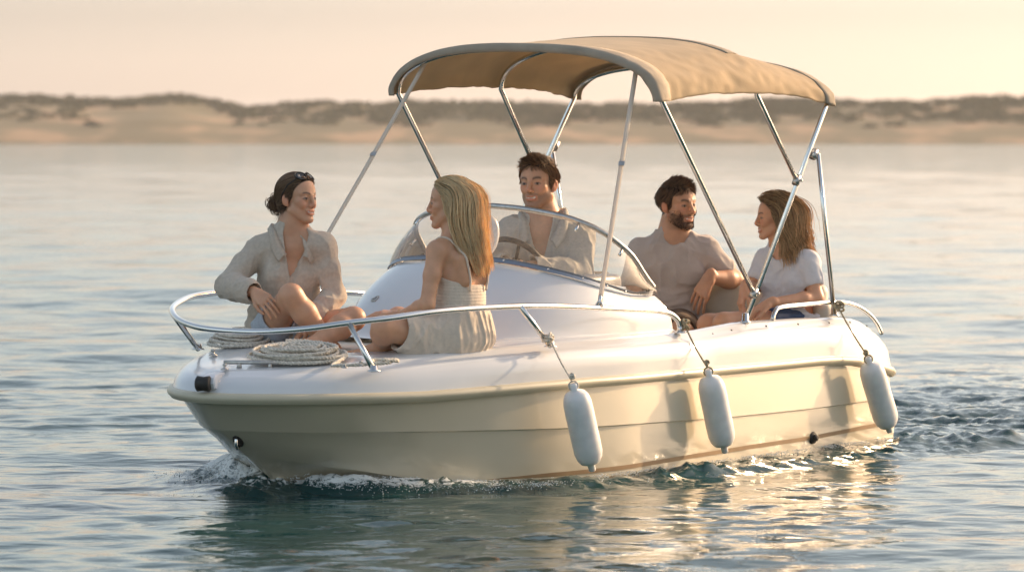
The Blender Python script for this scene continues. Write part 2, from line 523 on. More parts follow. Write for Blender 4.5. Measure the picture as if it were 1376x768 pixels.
# ------------------------------------------------------------------ thrown spray and foam droplets at the bow
def sphere_cloud(name, C, R, material, parent=None):
    bm = bmesh.new(); bmesh.ops.create_icosphere(bm, subdivisions=1, radius=1)
    bm.verts.ensure_lookup_table()
    bv = np.array([v.co[:] for v in bm.verts]); bf = np.array([[v.index for v in f.verts] for f in bm.faces]); bm.free()
    C = np.asarray(C); R = np.asarray(R)
    Vs = (bv[None] * R[:, None, :] + C[:, None, :]).reshape(-1, 3)
    Fs = (bf[None] + (np.arange(len(C)) * len(bv))[:, None, None]).reshape(-1, 3)
    return link(name, np_mesh(name, Vs, Fs), material, parent)
mfoam = mat('foam', (0.82, 0.84, 0.84), rough=0.35, sss=0.0, transl=0.25)
C, R = [], []
r_ = random.Random(5)
for k in range(9000):
    t = abs(r_.gauss(0, 0.42)) + 0.0
    side_ = 1 if r_.random() < 0.55 else -1
    u_ = 2.46 - t * 1.0
    hwv = 0.80 * max(0.0, 1 - (max(u_ - 0.3, 0) / 2.15) ** 2.2) ** 0.5
    v_ = side_ * (hwv + abs(r_.gauss(0.02, (0.07 if side_ > 0 else 0.15) + 0.04 * t)))
    hmax = (0.12 if side_ < 0 else 0.06) * math.exp(-(t / 0.55) ** 2) + 0.03
    z_ = hmax * r_.random() ** 0.8 * math.exp(-abs(abs(v_) - hwv) * 3)
    C.append(uvz(u_, v_, z_ + HEEL * v_)[:])
    s_ = r_.choice((0.0010, 0.0014, 0.0018, 0.0024, 0.0034))
    R.append((s_, s_, s_ * 0.8))
for k in range(3500):                     # froth beads along the port side
    u_ = r_.uniform(-1.8, 1.7); v_ = 0.80 + abs(r_.gauss(0, 0.035)) + 0.02
    if (math.sin(u_ * 9) + math.sin(u_ * 23 + 1)) < r_.uniform(-2, 1.2): continue
    C.append(uvz(u_, v_, 0.035 + r_.random() * 0.012)[:]); s_ = r_.choice((0.0012, 0.002, 0.003)); R.append((s_, s_, s_ * .7))
tag(sphere_cloud('foam', C, R, 'foam'), 'white froth and droplets where the bow cuts the water', 'foam', kind='stuff')

# ------------------------------------------------------------------ far shore: beach, dunes and scrub
SHORE = 880
def dune_h(x, y):
    x = np.asarray(x, float); y = np.asarray(y, float)
    P = np.stack([x / 60, y / 45, np.zeros_like(x)], 1)
    prof = np.interp(x, [-500, -112, -95, -78, -62, -46, -30, -10, 20, 45, 75, 112, 500],
                     [10, 11.2, 10.6, 11.6, 8.2, 10.2, 9.2, 10.0, 8.4, 8.8, 9.4, 9.6, 9])
    rise = np.clip((y - SHORE - 2) / 70, 0, 1) ** 0.75
    return -0.4 + 0.010 * np.clip(y - SHORE, 0, 40) * 2 + prof * rise * (0.62 + 0.42 * fbm(P, 4)) + 1.3 * rise * (fbm(P * 4 + 3, 3) - 0.5)
xs = np.linspace(-700, 700, 561); ys = np.concatenate([np.linspace(SHORE - 6, SHORE + 110, 70), [SHORE + 160, SHORE + 400, SHORE + 3000]])
DX, DY = np.meshgrid(xs, ys, indexing='ij')
DZ = dune_h(DX.ravel(), DY.ravel())
nx, ny = len(xs), len(ys)
ii, jj = np.meshgrid(np.arange(nx - 1), np.arange(ny - 1), indexing='ij')
a = (ii * ny + jj).ravel()
me = np_mesh('beach', np.stack([DX.ravel(), DY.ravel(), DZ], 1), np.stack([a, a + ny, a + ny + 1, a + 1], 1))
m = bpy.data.materials.new('dune_sand'); m.use_nodes = True
n, l = m.node_tree.nodes, m.node_tree.links
p = n['Principled BSDF']; p.inputs['Roughness'].default_value = 0.95
geo = n.new('ShaderNodeNewGeometry')
nz = n.new('ShaderNodeTexNoise'); nz.inputs['Scale'].default_value = 0.06; nz.inputs['Detail'].default_value = 7
l.new(geo.outputs['Position'], nz.inputs['Vector'])
cr = n.new('ShaderNodeValToRGB')
cr.color_ramp.elements[0].position = 0.40; cr.color_ramp.elements[0].color = (0.37, 0.24, 0.145, 1)
cr.color_ramp.elements[1].position = 0.53; cr.color_ramp.elements[1].color = (0.16, 0.13, 0.075, 1)
l.new(nz.outputs['Fac'], cr.inputs[0])
l.new(cr.outputs[0], p.inputs['Base Color'])
MATS['sand'] = m
tag(link('beach', me, 'sand'), kind='structure')
# scrub along the dune tops: clumps of many small leaf-like faces, one far-off mass
r_ = np.random.default_rng(21)
PV, PF, PC = [], [], []
nv = 0
for k in range(2600):
    x = r_.uniform(-330, 330); ty = r_.random()
    y = SHORE + 26 + 74 * ty ** 0.6
    if ty < 0.35 and vnoise(np.array([[x / 14, 1.5, 0.3]]))[0] < 0.42: continue
    h = r_.uniform(0.7, 1.9) * (1.25 if vnoise(np.array([[x / 22, 0.5, 2.3]]))[0] > 0.55 else 0.8)
    w = h * r_.uniform(1.5, 3.2)
    base = dune_h([x], [y])[0]
    nl = 110
    d = r_.normal(size=(nl, 3)); d /= np.linalg.norm(d, axis=1)[:, None]; d[:, 2] = np.abs(d[:, 2])
    rad = r_.uniform(0.55, 1.0, nl)[:, None]
    c = np.array([x, y, base - 0.2]) + d * rad * np.array([w, w, h])
    s_ = r_.uniform(0.18, 0.42, nl)
    for q in range(nl):
        t1 = r_.normal(size=3); t1 /= np.linalg.norm(t1); t2 = np.cross(t1, r_.normal(size=3)); t2 /= np.linalg.norm(t2)
        PV += [c[q] + t1 * s_[q], c[q] + t2 * s_[q], c[q] - t1 * s_[q], c[q] - t2 * s_[q]]
        PF.append((nv, nv + 1, nv + 2, nv + 3)); nv += 4
    g = r_.uniform(0.7, 1.3); PC.append(np.tile(np.array([[0.066, 0.070, 0.036]]) * g, (nl * 4, 1)))
mat('scrub', (0, 0, 0), rough=0.9, attr='Col')
tag(link('scrub', np_mesh('scrub', np.array(PV), np.array(PF), np.concatenate(PC)), 'scrub'), 'dark olive scrub covering the tops of the far dunes', 'scrub', kind='stuff')
# ------------------------------------------------------------------ the motorboat
boat = empty('motorboat', (BX, BY, 0))
tag(boat, 'white and cream open motorboat with a tan canvas sunshade carrying five people', 'motorboat')
ORG = Vector((BX, BY, 0))
def W(u, v, z): return uvz(u, v, z) - ORG          # boat coordinates to the root's local frame

PH = [math.radians(a) for a in (0, 2, 4, 7, 10, 14, 18, 23, 28, 34, 40, 46, 52, 58, 64, 70, 76, 82, 86, 90)]
def plan(ut, L, b, z, us, p=2.4, q=1.6, nst=26, stern_round=0.0):
    """one long line of the hull from the stem to the stern, port side"""
    out = []
    for a in PH:
        u = ut - L + L * math.cos(a) ** (2 / q); v = b * math.sin(a) ** (2 / p)
        out.append((u, v))
    u0 = ut - L
    for k in range(1, nst + 1):
        u = u0 + (us - u0) * (k / nst)
        v = b
        if stern_round:
            d = (us + 0.22) - u
            if d > 0: v = b - stern_round * (1 - math.sqrt(max(0, 1 - (d / 0.22) ** 2)))
        v -= 0.012 * max(0, -u - 0.2) ** 1.5
        out.append((u, v))
    return [(u, v, z(u) if callable(z) else z) for u, v in out]

ip = lambda xs, ys: (lambda u: float(np.interp(u, xs, ys)))
z_rub = ip([-1.85, -1.5, -1.36, -1.1, -0.93, 0.5, 1.2, 1.6, 1.8, 2.02, 2.22, 3.05], [0.370, 0.430, 0.457, 0.472, 0.476, 0.476, 0.475, 0.468, 0.462, 0.455, 0.449, 0.451])
z_top = ip([-1.88, -1.80, -1.70, -1.58, -1.42, -0.9, -0.3, 0.1, 0.3, 1.3, 1.8, 2.4, 2.75, 3.0],
           [0.40, 0.50, 0.585, 0.640, 0.672, 0.684, 0.688, 0.664, 0.662, 0.655, 0.635, 0.598, 0.568, 0.548])
US = -1.83
def mirror(line): return [(u, -v, z) for u, v, z in line]
def loft(mb, lines):
    mb.grid([[W(*p) for p in ln] for ln in lines])
    mb.grid([[W(*p) for p in mirror(ln)] for ln in lines])

# hull below the rub rail
z_kn = ip([-1.8, -0.9, -0.05, 0.82, 1.36, 1.94, 2.44, 2.86], [0.250, 0.242, 0.247, 0.265, 0.272, 0.285, 0.294, 0.304])
z_ch = ip([-1.8, 0.0, 1.0, 1.64, 1.98, 2.28, 2.49, 2.66], [-0.05, -0.05, -0.035, 0.007, 0.051, 0.107, 0.146, 0.182])
z_md = ip([-1.8, 0.0, 1.64, 2.28, 2.49, 2.77], [0.12, 0.12, 0.150, 0.205, 0.224, 0.245])
hull_lines = [
    plan(3.005, 2.2, 0.858, lambda u: z_rub(u) - 0.014, US, p=1.85, stern_round=0.05),
    plan(2.965, 2.15, 0.860, lambda u: z_rub(u) * 0.76 + z_kn(u) * 0.24, US, p=1.75, stern_round=0.05),
    plan(2.872, 2.05, 0.857, z_kn, US, p=1.60, stern_round=0.05),
    plan(2.862, 2.05, 0.844, lambda u: z_kn(u) - 0.007, US, p=1.60, stern_round=0.05),
    plan(2.775, 1.97, 0.838, z_md, US, p=1.48),
    plan(2.685, 1.90, 0.818, z_ch, US, p=1.35),
    plan(2.672, 1.90, 0.790, lambda u: z_ch(u) - 0.006, US, p=1.33),
    plan(2.50, 1.8, 0.42, ip([-1.8, 1.3, 2.1, 2.5], [-0.18, -0.14, -0.03, 0.065]), US, p=1.1),
    plan(2.33, 1.8, 0.0, ip([-1.8, 1.3, 2.0, 2.33], [-0.27, -0.24, -0.16, -0.055]), US, p=1.8)]
mb = MB(); loft(mb, hull_lines)
secs = [ln[-1] for ln in hull_lines]
mb.grid([[W(*p) for p in secs], [W(p[0], -p[1], p[2]) for p in secs]])       # transom
hull = mb.build('hull', 'hull_cream', boat, sharp=28)
# brown boot line just above the water
def hull_v(u, z):
    """half breadth of the hull side by interpolation"""
    pts = []
    for ln in hull_lines[:6]:
        us_ = [p[0] for p in ln][::-1]; vs_ = [p[1] for p in ln][::-1]; zs_ = [p[2] for p in ln][::-1]
        pts.append((float(np.interp(u, us_, zs_)), float(np.interp(u, us_, vs_))))
    pts.sort()
    return float(np.interp(z, [a for a, b in pts], [b for a, b in pts]))
mb = MB()
for sgn in (1, -1):
    G = []
    for k in range(60):
        u = 1.72 + (US + 0.02 - 1.72) * k / 59
        zc = float(np.interp(u, [-1.8, -1.6, -0.9, -0.24, 0.4, 0.78, 1.3, 1.6, 1.72], [0.118, 0.114, 0.092, 0.086, 0.074, 0.066, 0.058, 0.054, 0.052]))
        w = 0.010 * min(1, (1.74 - u) / 0.35)
        G.append([W(u, sgn * (hull_v(u, zc + a) + 0.0035), zc + a) for a in (-w, 0, w)])
    mb.grid(G)
mb.build('boot_stripe', 'antifoul', boat)
# rub rail
line = plan(3.012, 2.2, 0.868, z_rub, US, p=1.85, stern_round=0.05)
full = [(u, v, z) for u, v, z in line][::-1] + [(u, -v, z) for u, v, z in line][1:]
mb = MB()
G = []
for i, (u, v, z) in enumerate(full):
    a = Vector(full[max(i - 1, 0)]); b = Vector(full[min(i + 1, len(full) - 1)])
    t = (b - a); t.z = 0; t.normalize(); nrm_ = Vector((-t.y, t.x, 0))
    if nrm_.dot(Vector((u - 0.8, v, 0))) < 0: nrm_ = -nrm_
    ring = []
    for (dn, dz) in ((-0.02, 0.022), (0.004, 0.022), (0.017, 0.017), (0.024, 0.005), (0.023, -0.008), (0.012, -0.018), (0.008, -0.024), (-0.02, -0.026)):
        ring.append(W(u + nrm_.x * dn, v + nrm_.y * dn, z + dz))
    G.append(ring)
mb.grid(G, close_v=True)
mb.build('rub_rail', 'rub_cream', boat, sharp=50)

# gunwale moulding and side decks
def zf(fr): return lambda u: z_rub(u) + 0.018 + fr * (z_top(u) - z_rub(u) - 0.018)
top_lines = [
    plan(3.000, 2.2, 0.866, zf(0.0), US, p=1.9, stern_round=0.05),
    plan(2.988, 2.2, 0.864, zf(0.30), US, p=1.9, stern_round=0.05),
    plan(2.965, 2.2, 0.857, zf(0.55), US, p=1.9, stern_round=0.06),
    plan(2.935, 2.2, 0.842, zf(0.74), US, p=1.9, stern_round=0.07),
    plan(2.908, 2.2, 0.822, zf(0.83), US, p=1.9, stern_round=0.08),
    plan(2.886, 2.2, 0.806, zf(0.86), US, p=1.9, stern_round=0.09),
    plan(2.866, 2.2, 0.792, zf(0.945), US, p=1.9, stern_round=0.09),
    plan(2.836, 2.2, 0.775, zf(0.985), US, p=1.9, stern_round=0.09),
    plan(2.760, 2.2, 0.745, zf(1.0), US, p=1.9, stern_round=0.09)]
def win(u, a, b, s_=0.10):
    return 1 / (1 + math.exp((u - b) / s_ * 3)) * 1 / (1 + math.exp(-(u - a) / s_ * 3))
for i_, f_ in ((1, 0.5), (2, 1.0), (3, 1.0), (4, 0.55)):         # swollen panels moulded into the topsides
    top_lines[i_] = [(u, v + 0.016 * f_ * (win(u, 0.30, 1.85, 0.07) + win(u, -1.18, 0.12, 0.07)), z) for u, v, z in top_lines[i_]]
mb = MB(); loft(mb, top_lines)
secs = [ln[-1] for ln in top_lines]
mb.grid([[W(*p) for p in secs], [W(p[0], -p[1], p[2]) for p in secs]])
# stern deck
G = []
for k in range(9):
    u = US + (-1.58 - US) * k / 8
    G.append([W(u, 0.745 * a * (0.90 if k == 0 else 0.97 if k == 1 else 1.0), z_top(u) - 0.001) for a in np.linspace(-1, 1, 9)])
mb.grid(G)
# cockpit coaming, inner walls and sole
def section(u):
    zt = z_top(u)
    return [(0.745, zt), (0.715, zt - 0.004), (0.700, zt - 0.02), (0.690, zt - 0.06), (0.675, 0.13), (0.66, 0.12), (0.0, 0.12)]
G1, G2 = [], []
for k in range(30):
    u = 0.20 + (-1.58 - 0.20) * k / 29
    s_ = section(u)
    G1.append([W(u, v, z) for v, z in s_]); G2.append([W(u, -v, z) for v, z in s_])
mb.grid(G1); mb.grid(G2)
for u in (0.20, -1.58):                                   # bulkheads
    zt = z_top(u) - 0.003
    mb.grid([[W(u, v, 0.12), W(u, v, zt)] for v in (-0.73, -0.3, 0, 0.3, 0.73)])
gun = mb.build('side_deck', 'gelcoat', boat, sharp=38)
# foredeck with its shallow sitting well
def zdeck(u): return z_top(u) - 0.0005
fl = [plan(2.760, 2.2, 0.745, zdeck, 0.2, p=1.9, nst=8),
      plan(2.62, 2.06, 0.62, lambda u: z_top(u) + 0.004, 0.2, p=2.0, nst=8),
      plan(2.30, 1.74, 0.475, lambda u: z_top(u) + 0.004, 0.2, nst=8),
      plan(2.28, 1.72, 0.462, lambda u: z_top(u) - 0.006, 0.2, nst=8),
      plan(2.26, 1.70, 0.450, lambda u: z_top(u) - 0.035, 0.2, nst=8),
      plan(2.24, 1.68, 0.430, lambda u: z_top(u) - 0.042, 0.2, nst=8),
      plan(2.0, 1.44, 0.2, lambda u: z_top(u) - 0.044, 0.2, nst=8),
      plan(1.8, 1.24, 0.0, lambda u: z_top(u) - 0.044, 0.2, nst=8)]
mb = MB(); loft(mb, fl)
mb.build('foredeck', 'gelcoat', boat, sharp=40)

# console and cabin moulding
def ushape(ut, L, b, zfun, ue, p=2.4, q=1.8, n=40, m=8):
    out = []
    for i in range(n + 1):
        a = math.radians(-90 + 180 * i / n)
        s_ = math.sin(a); c_ = max(math.cos(a), 0)
        u = ut - L + L * c_ ** (2 / q); v = b * math.copysign(abs(s_) ** (2 / p), s_)
        out.append((u, v, math.degrees(a)))
    u0 = ut - L
    tail = [(u0 + (ue - u0) * k / m, b, 90 + 10 * k / m) for k in range(1, m + 1)]
    pts = [(u, -v, -a) for u, v, a in tail[::-1]] + out + tail
    return [(u, v, zfun(u, a)) for u, v, a in pts]
ztop_c = lambda u, a: float(np.interp(u, [0.24, 0.30, 0.37, 0.6, 0.78, 0.9, 0.97], [0.785, 0.805, 0.832, 0.915, 0.965, 0.985, 0.992]))
c_base = ushape(1.50, 0.95, 0.665, lambda u, a: z_top(u) - 0.012, 0.16, p=2.8, q=2.0)
zt_s = lambda u, a: float(np.interp(a, [-100, -90, -60, -45, -25, 0, 10, 20, 30, 45, 60, 75, 85, 90, 100], [0.86, 0.87, 0.905, 0.93, 0.965, 0.988, 0.980, 0.965, 0.950, 0.925, 0.897, 0.866, 0.846, 0.834, 0.826]))
c_top = ushape(0.955, 0.50, 0.610, zt_s, 0.24, p=3.5, q=2.7)
G = []
for i in range(len(c_base)):
    b_, t_ = Vector(c_base[i]), Vector(c_top[i])
    row = []
    for t in (0, 0.03, 0.08, 0.2, 0.35, 0.5, 0.65, 0.8, 0.92, 1.0):
        q_ = b_.lerp(t_, t)
        bul = 0.030 * math.sin(math.pi * t) * (1 if t > 0.03 else 0)
        out_ = Vector((q_.x - 0.3, q_.y, 0)).normalized()
        q_ = q_ + out_ * bul * 0.8 + Vector((0, 0, bul * 0.5))
        if t == 0: q_ += out_ * 0.045
        if t == 0.03: q_ += out_ * 0.018
        row.append(W(*q_))
    q_ = t_ + (Vector((0.3, 0, t_.z)) - t_) * 0.08; row.append(W(q_.x, q_.y, q_.z - 0.004))
    q2 = Vector((max(0.24, t_.x - 0.3) * 0.5 + 0.13, t_.y * 0.75, t_.z * 0.4 + 0.52)); row.append(W(*q2))
    row.append(W(0.22, t_.y * 0.72, 0.86)); row.append(W(0.20, t_.y * 0.72, 0.66))
    G.append(row)
mb = MB(); mb.grid(G)
console = mb.build('console', 'gelcoat', boat, sharp=35)
# small round fittings on the console side, and the small heart shaped catch
def disc(u, v, z, nrm_, r, mat_, name, parent, h=0.006):
    m_ = MB(); n_ = (uvz(*nrm_) - uvz(0, 0, 0)).normalized()
    m_.lathe([(0.0, 0.0), (r, 0.0), (r, h * 0.6), (r * 0.8, h), (0.0, h)], W(u, v, z), n_, 14)
    return m_.build(name, mat_, parent, sharp=40)
# windscreen: alloy strip, curved screen, tubular top rail, brackets
ws = empty('windscreen', W(0.6, 0, 0.99), boat)
wo_ = W(0.6, 0, 0.99)
def WW(u, v, z): return W(u, v, z) - wo_
base_l = ushape(0.962, 0.50, 0.618, lambda u, a: zt_s(u, a) + 0.004, 0.28, p=3.5, q=2.7)
top_l = ushape(0.715, 0.40, 0.618, lambda u, a: float(np.interp(a, [-100, -90, -75, -60, -45, -30, 0, 10, 20, 30, 45, 55, 65, 75, 82, 90, 100], [0.87, 0.95, 1.05, 1.11, 1.155, 1.19, 1.240, 1.228, 1.213, 1.196, 1.156, 1.121, 1.076, 1.027, 0.975, 0.905, 0.868])), 0.262, p=3.2, q=2.4)
mb = MB(); G = []
for b_, t_ in zip(base_l, top_l):
    b_, t_ = Vector(b_), Vector(t_); o_ = Vector((b_.x - 0.3, b_.y, 0)).normalized() * 0.004
    d_ = (t_ - b_).normalized()
    G.append([WW(*(b_ + o_ * 0.2)), WW(*(b_ + o_)), WW(*(b_ + o_ + d_ * 0.030)), WW(*(b_ - o_ * 0.5 + d_ * 0.030)), WW(*(b_ - o_))])
mb.grid(G, close_v=True); mb.build('base_strip', 'alu_strip', ws, sharp=40)
mb = MB(); G = []
for b_, t_ in zip(base_l, top_l):
    b_, t_ = Vector(b_), Vector(t_)
    row = []
    for t in np.linspace(0.02, 0.955, 9):
        q_ = b_.lerp(t_, t); o_ = Vector((q_.x - 0.3, q_.y, 0)).normalized()
        row.append(WW(*(q_ + o_ * 0.022 * math.sin(math.pi * t))))
    G.append(row)
mb.grid(G); gl = mb.build('screen_pane', 'glass', ws)
mb = MB(); mb.tube([WW(*p) for p in top_l], 0.0135, 12); mb.build('top_rail', 'steel_dull', ws)
for i in (12, 20, 27, 36, 43):
    t_ = Vector(top_l[i]); b_ = Vector(base_l[i]); d_ = (b_ - t_).normalized(); o_ = Vector((t_.x - 0.3, t_.y, 0)).normalized() * 0.010
    mb = MB(); mb.tube([WW(*t_), WW(*(t_ + d_ * 0.035 + o_)), WW(*(t_ + d_ * 0.06 + o_))], [0.006, 0.007, 0.008], 8); mb.build('bracket', 'steel', ws)
for i in (16, 22, 30, 35, 40, 44, 47, 50):
    b_ = Vector(base_l[i]); t_ = Vector(top_l[i]); d_ = (t_ - b_).normalized(); o_ = Vector((b_.x - 0.3, b_.y, 0)).normalized()
    mb = MB(); q_ = b_ + d_ * 0.016 + o_ * 0.003
    mb.lathe([(0, 0), (0.0065, 0), (0.0045, 0.004), (0, 0.005)], WW(*q_), (uvz(*o_) - uvz(0, 0, 0)), 10); mb.build('screw', 'steel', ws)
for i in (52, 53):
    b_ = Vector(base_l[i]); t_ = Vector(top_l[i]); q_ = b_.lerp(t_, 0.45)
    mb = MB(); mb.lathe([(0, 0), (0.009, 0), (0.006, 0.006), (0, 0.008)], WW(q_.x, q_.y + 0.004, q_.z), (uvz(0, 1, 0) - uvz(0, 0, 0)), 10); mb.build('screw', 'rubber_black', ws)
# dashboard hood, wheel, white oval cover, helm seat
mb = MB(); mb.box(W(0.30, 0.30, 0.865), (0.34, 0.14, 0.10), Matrix.Rotation(TH + math.pi, 3, 'Z'), bevel=0.03); mb.build('dash_hood', 'instrument', boat)
whl = empty('steering_wheel', W(0.10, -0.27, 0.93), boat)
qr = Matrix.Rotation(TH + math.pi, 3, 'Z') @ Matrix.Rotation(math.radians(-52), 3, 'Y')      # wheel axis tilted towards the helmsman
mb = MB(); mb.tube([qr @ Vector((0.165 * math.cos(a), 0.165 * math.sin(a), 0)) for a in np.linspace(0, 2 * math.pi, 40, endpoint=False)], 0.014, 10, closed=True); mb.build('rim', 'rubber_black', whl)
for a in (0.5, 2.6, 4.7):
    mb = MB(); mb.tube([Vector((0, 0, -0.01)) @ qr.transposed(), qr @ Vector((0.16 * math.cos(a), 0.16 * math.sin(a), 0))], 0.009, 8); mb.build('spoke', 'rubber_black', whl)
mb = MB(); mb.tube([qr @ Vector((0, 0, 0.02)), qr @ Vector((0, 0, -0.14))], [0.035, 0.02], 12); mb.build('hub', 'rubber_black', whl)
ov = MB(); q2 = (uvz(0.55, 0.75, 0.25) - uvz(0, 0, 0)).normalized()
fr = Vector((0, 0, 1)).rotation_difference(q2)
G = []
for (s_, h_) in ((0.0, 0.012), (0.8, 0.011), (0.97, 0.006), (1.0, 0.0), (0.97, -0.006), (0.0, -0.008)):
    G.append([fr @ Vector((0.070 * s_ * math.cos(a), 0.115 * s_ * math.sin(a), h_)) + W(0.38, -0.265, 1.075) for a in np.linspace(0, 2 * math.pi, 32, endpoint=False)])
ov.grid(G, close_v=True); ov.build('oval_cover', 'plastic_white', boat)
ov = MB(); ov.tube([W(0.38, -0.265, 1.0), W(0.36, -0.265, 0.9)], 0.012, 8); ov.build('cover_stalk', 'rubber_black', boat)

def cushion(name, c, d, parent, rotY=0.0, bevel=0.05, material='vinyl_beige'):
    M_ = Matrix.Rotation(TH + math.pi, 3, 'Z') @ Matrix.Rotation(rotY, 3, 'Y')
    m_ = MB(); m_.box((0, 0, 0), d, M_, bevel=bevel)
    m_.v = [tuple(Vector(p) + W(*c)) for p in m_.v]
    return m_.build(name, material, parent)
hs = empty('helm_seat', (0, 0, 0), boat)
cushion('seat', (-0.20, -0.28, 0.555), (0.40, 0.50, 0.12), hs)
cushion('pedestal', (-0.20, -0.28, 0.31), (0.26, 0.34, 0.38), hs, material='gelcoat', bevel=0.03)
cushion('backrest', (-0.42, -0.28, 0.74), (0.09, 0.48, 0.30), hs, 0.12, bevel=0.035)
sb = empty('stern_bench', (0, 0, 0), boat)
cushion('bench_base', (-1.38, 0, 0.25), (0.46, 1.34, 0.26), sb, material='gelcoat', bevel=0.02)
cushion('seat', (-1.36, 0, 0.43), (0.52, 1.34, 0.11), sb)
cushion('backrest', (-1.64, -0.08, 0.645), (0.11, 1.18, 0.33), sb, -0.10, bevel=0.05)
cushion('side_bolster', (-1.52, 0.57, 0.65), (0.16, 0.10, 0.20), sb, bevel=0.05)
# foredeck cushion pad
cushion('bow_pad', (1.74, 0.0, 0.606), (0.62, 0.74, 0.024), boat, bevel=0.010, material='vinyl_beige')

# ------------------------------------------------------------------ pulpit rail
pul = empty('pulpit_rail', (0, 0, 0), boat)
rail_port = [(0.315, 0.80, 0.685), (0.345, 0.80, 0.725), (0.42, 0.80, 0.758), (0.55, 0.80, 0.775), (0.80, 0.795, 0.790), (1.05, 0.788, 0.805), (1.35, 0.778, 0.822), (1.65, 0.762, 0.832),
             (1.95, 0.715, 0.830), (2.20, 0.665, 0.822), (2.42, 0.585, 0.798), (2.58, 0.48, 0.778), (2.70, 0.35, 0.752), (2.775, 0.20, 0.734), (2.80, 0.07, 0.728)]
rp = smooth_path(rail_port + [(u, -v, z + 0.004 * min(1, v)) for u, v, z in rail_port[::-1]], 5)
mb = MB(); mb.tube([W(*p) for p in rp], 0.0135, 12); mb.build('rail', 'steel', pul)
def stanchion(foot, head, r=0.0125):
    mb = MB(); mb.tube([W(*foot), W(*head)], r, 12); s_ = mb.build('stanchion', 'steel', pul)
    mb = MB(); mb.lathe([(0, 0), (0.030, 0), (0.030, 0.004), (0.018, 0.008), (0.0165, 0.026), (0, 0.026)], W(foot[0], foot[1], foot[2] - 0.003), (0, 0, 1), 16)
    mb.build('foot_plate', 'steel', s_)
for sg in (1, -1):
    stanchion((2.67, sg * 0.655, z_top(2.67) - 0.002), (2.83, sg * 0.42, 0.802) if False else (2.86, sg * 0.38, 0.800)) if False else None
    stanchion((1.44, sg * 0.785, z_top(1.44) - 0.004), (1.66, sg * 0.765, 0.832))
    stanchion((0.315, sg * 0.80, 0.664), (0.325, sg * 0.80, 0.695), 0.0135)
stanchion((2.60, 0.610, z_top(2.6)), (2.70, 0.35, 0.772)) if False else None
stanchion((2.60, 0.625, z_top(2.6)), (2.58, 0.48, 0.778))
stanchion((2.34, -0.52, z_top(2.34)), (2.66, -0.40, 0.760))
# short stern rails
for sg in (1, -1):
    pts = [(-0.63, 0.765, 0.688), (-0.655, 0.765, 0.725), (-0.72, 0.765, 0.748), (-1.0, 0.765, 0.752), (-1.30, 0.765, 0.752), (-1.46, 0.765, 0.735), (-1.60, 0.765, 0.695), (-1.70, 0.768, 0.640), (-1.765, 0.77, 0.575)]
    mb = MB(); mb.tube([W(u, sg * v, z) for u, v, z in smooth_path(pts, 5)], 0.011, 12); mb.build('stern_rail', 'steel', boat)
# coaming screws
for u, z in ((0.02, 0), (-0.16, 0), (-0.50, 0), (-0.82, 0), (-1.14, 0), (-1.36, 0), (-1.54, 0)):
    mb = MB(); zz = z_top(u) - 0.030
    mb.lathe([(0, 0), (0.006, 0), (0.004, 0.003), (0, 0.004)], W(u, 0.803, zz + 0.006), (uvz(0, 1, 0.6) - uvz(0, 0, 0)), 8); mb.build('screw', 'rubber_black', boat)

# ------------------------------------------------------------------ deck fittings
mb = MB()
c0 = Vector((2.70, 0.10, z_top(2.7) + 0.004))
mb.tube([W(2.80, -0.03, 0.590), W(2.66, 0.20, 0.595)], [0.009, 0.009], 10)
for t in (0.25, 0.75):
    q_ = Vector((2.80, -0.03, 0.590)).lerp(Vector((2.66, 0.20, 0.595)), t); mb.tube([W(q_.x, q_.y, 0.566), W(*q_)], [0.012, 0.008], 10)
mb.build('mooring_cleat', 'steel_dull', boat)
def post(u, v, h, r=0.010, name='deck_fitting'):
    zt = z_top(u) + 0.003
    m_ = MB(); m_.lathe([(0, 0), (r * 2.0, 0), (r * 2.0, 0.004), (r * 0.8, 0.010), (r * 0.7, h * 0.6), (r * 1.15, h * 0.75), (r * 0.9, h), (0, h)], W(u, v, zt), (0, 0, 1), 14)
    return m_.build(name, 'steel_dull', boat)
post(2.52, -0.30, 0.030); post(2.86, 0.02, 0.028, 0.009); post(2.52, 0.50, 0.022, 0.008); post(2.60, 0.47, 0.016, 0.007); post(2.42, 0.56, 0.020, 0.009)
mb = MB(); mb.tube([W(2.40, -0.12, 0.600), W(2.38, -0.10, 0.620), W(2.33, -0.05, 0.647)], [0.010, 0.008, 0.006], 8); mb.build('fairlead', 'steel_dull', boat)
# anchor roller poking out of the stem, eye bolt, through-hull fittings
ar = empty('bow_roller', W(2.96, 0.03, 0.515), boat)
dirb = (uvz(0.75, 0.25, -0.04) - uvz(0, 0, 0)).normalized()
mb = MB(); side_ = Vector((0, 0, 1)).cross(dirb).normalized()
prof = [(-0.16, 0.030), (-0.02, 0.036), (0.03, 0.034), (0.055, 0.024), (0.062, 0.0), (0.05, -0.024), (-0.02, -0.034), (-0.11, -0.030)]
G = [[dirb * x + Vector((0, 0, z)) + side_ * s_ for x, z in prof] for s_ in (-0.028, -0.024, 0.024, 0.028)]
G[0] = [dirb * (x * 0.9) + Vector((0, 0, z * 0.85)) + side_ * -0.030 for x, z in prof]; G[3] = [dirb * (x * 0.9) + Vector((0, 0, z * 0.85)) + side_ * 0.030 for x, z in prof]
mb.grid(G, close_v=True); nb = len(mb.v); mb.f.append(tuple(range(8))); mb.f.append(tuple(range(nb - 1, nb - 9, -1)))
mb.build('roller_cheek', 'plastic_white', ar, sharp=40)
mb = MB(); mb.lathe([(0, -0.032), (0.026, -0.032), (0.034, -0.026), (0.030, 0.0), (0.034, 0.026), (0.026, 0.032), (0, 0.032)], dirb * 0.062 + side_ * -0.02, side_, 18)
mb.build('roller', 'rubber_black', ar)
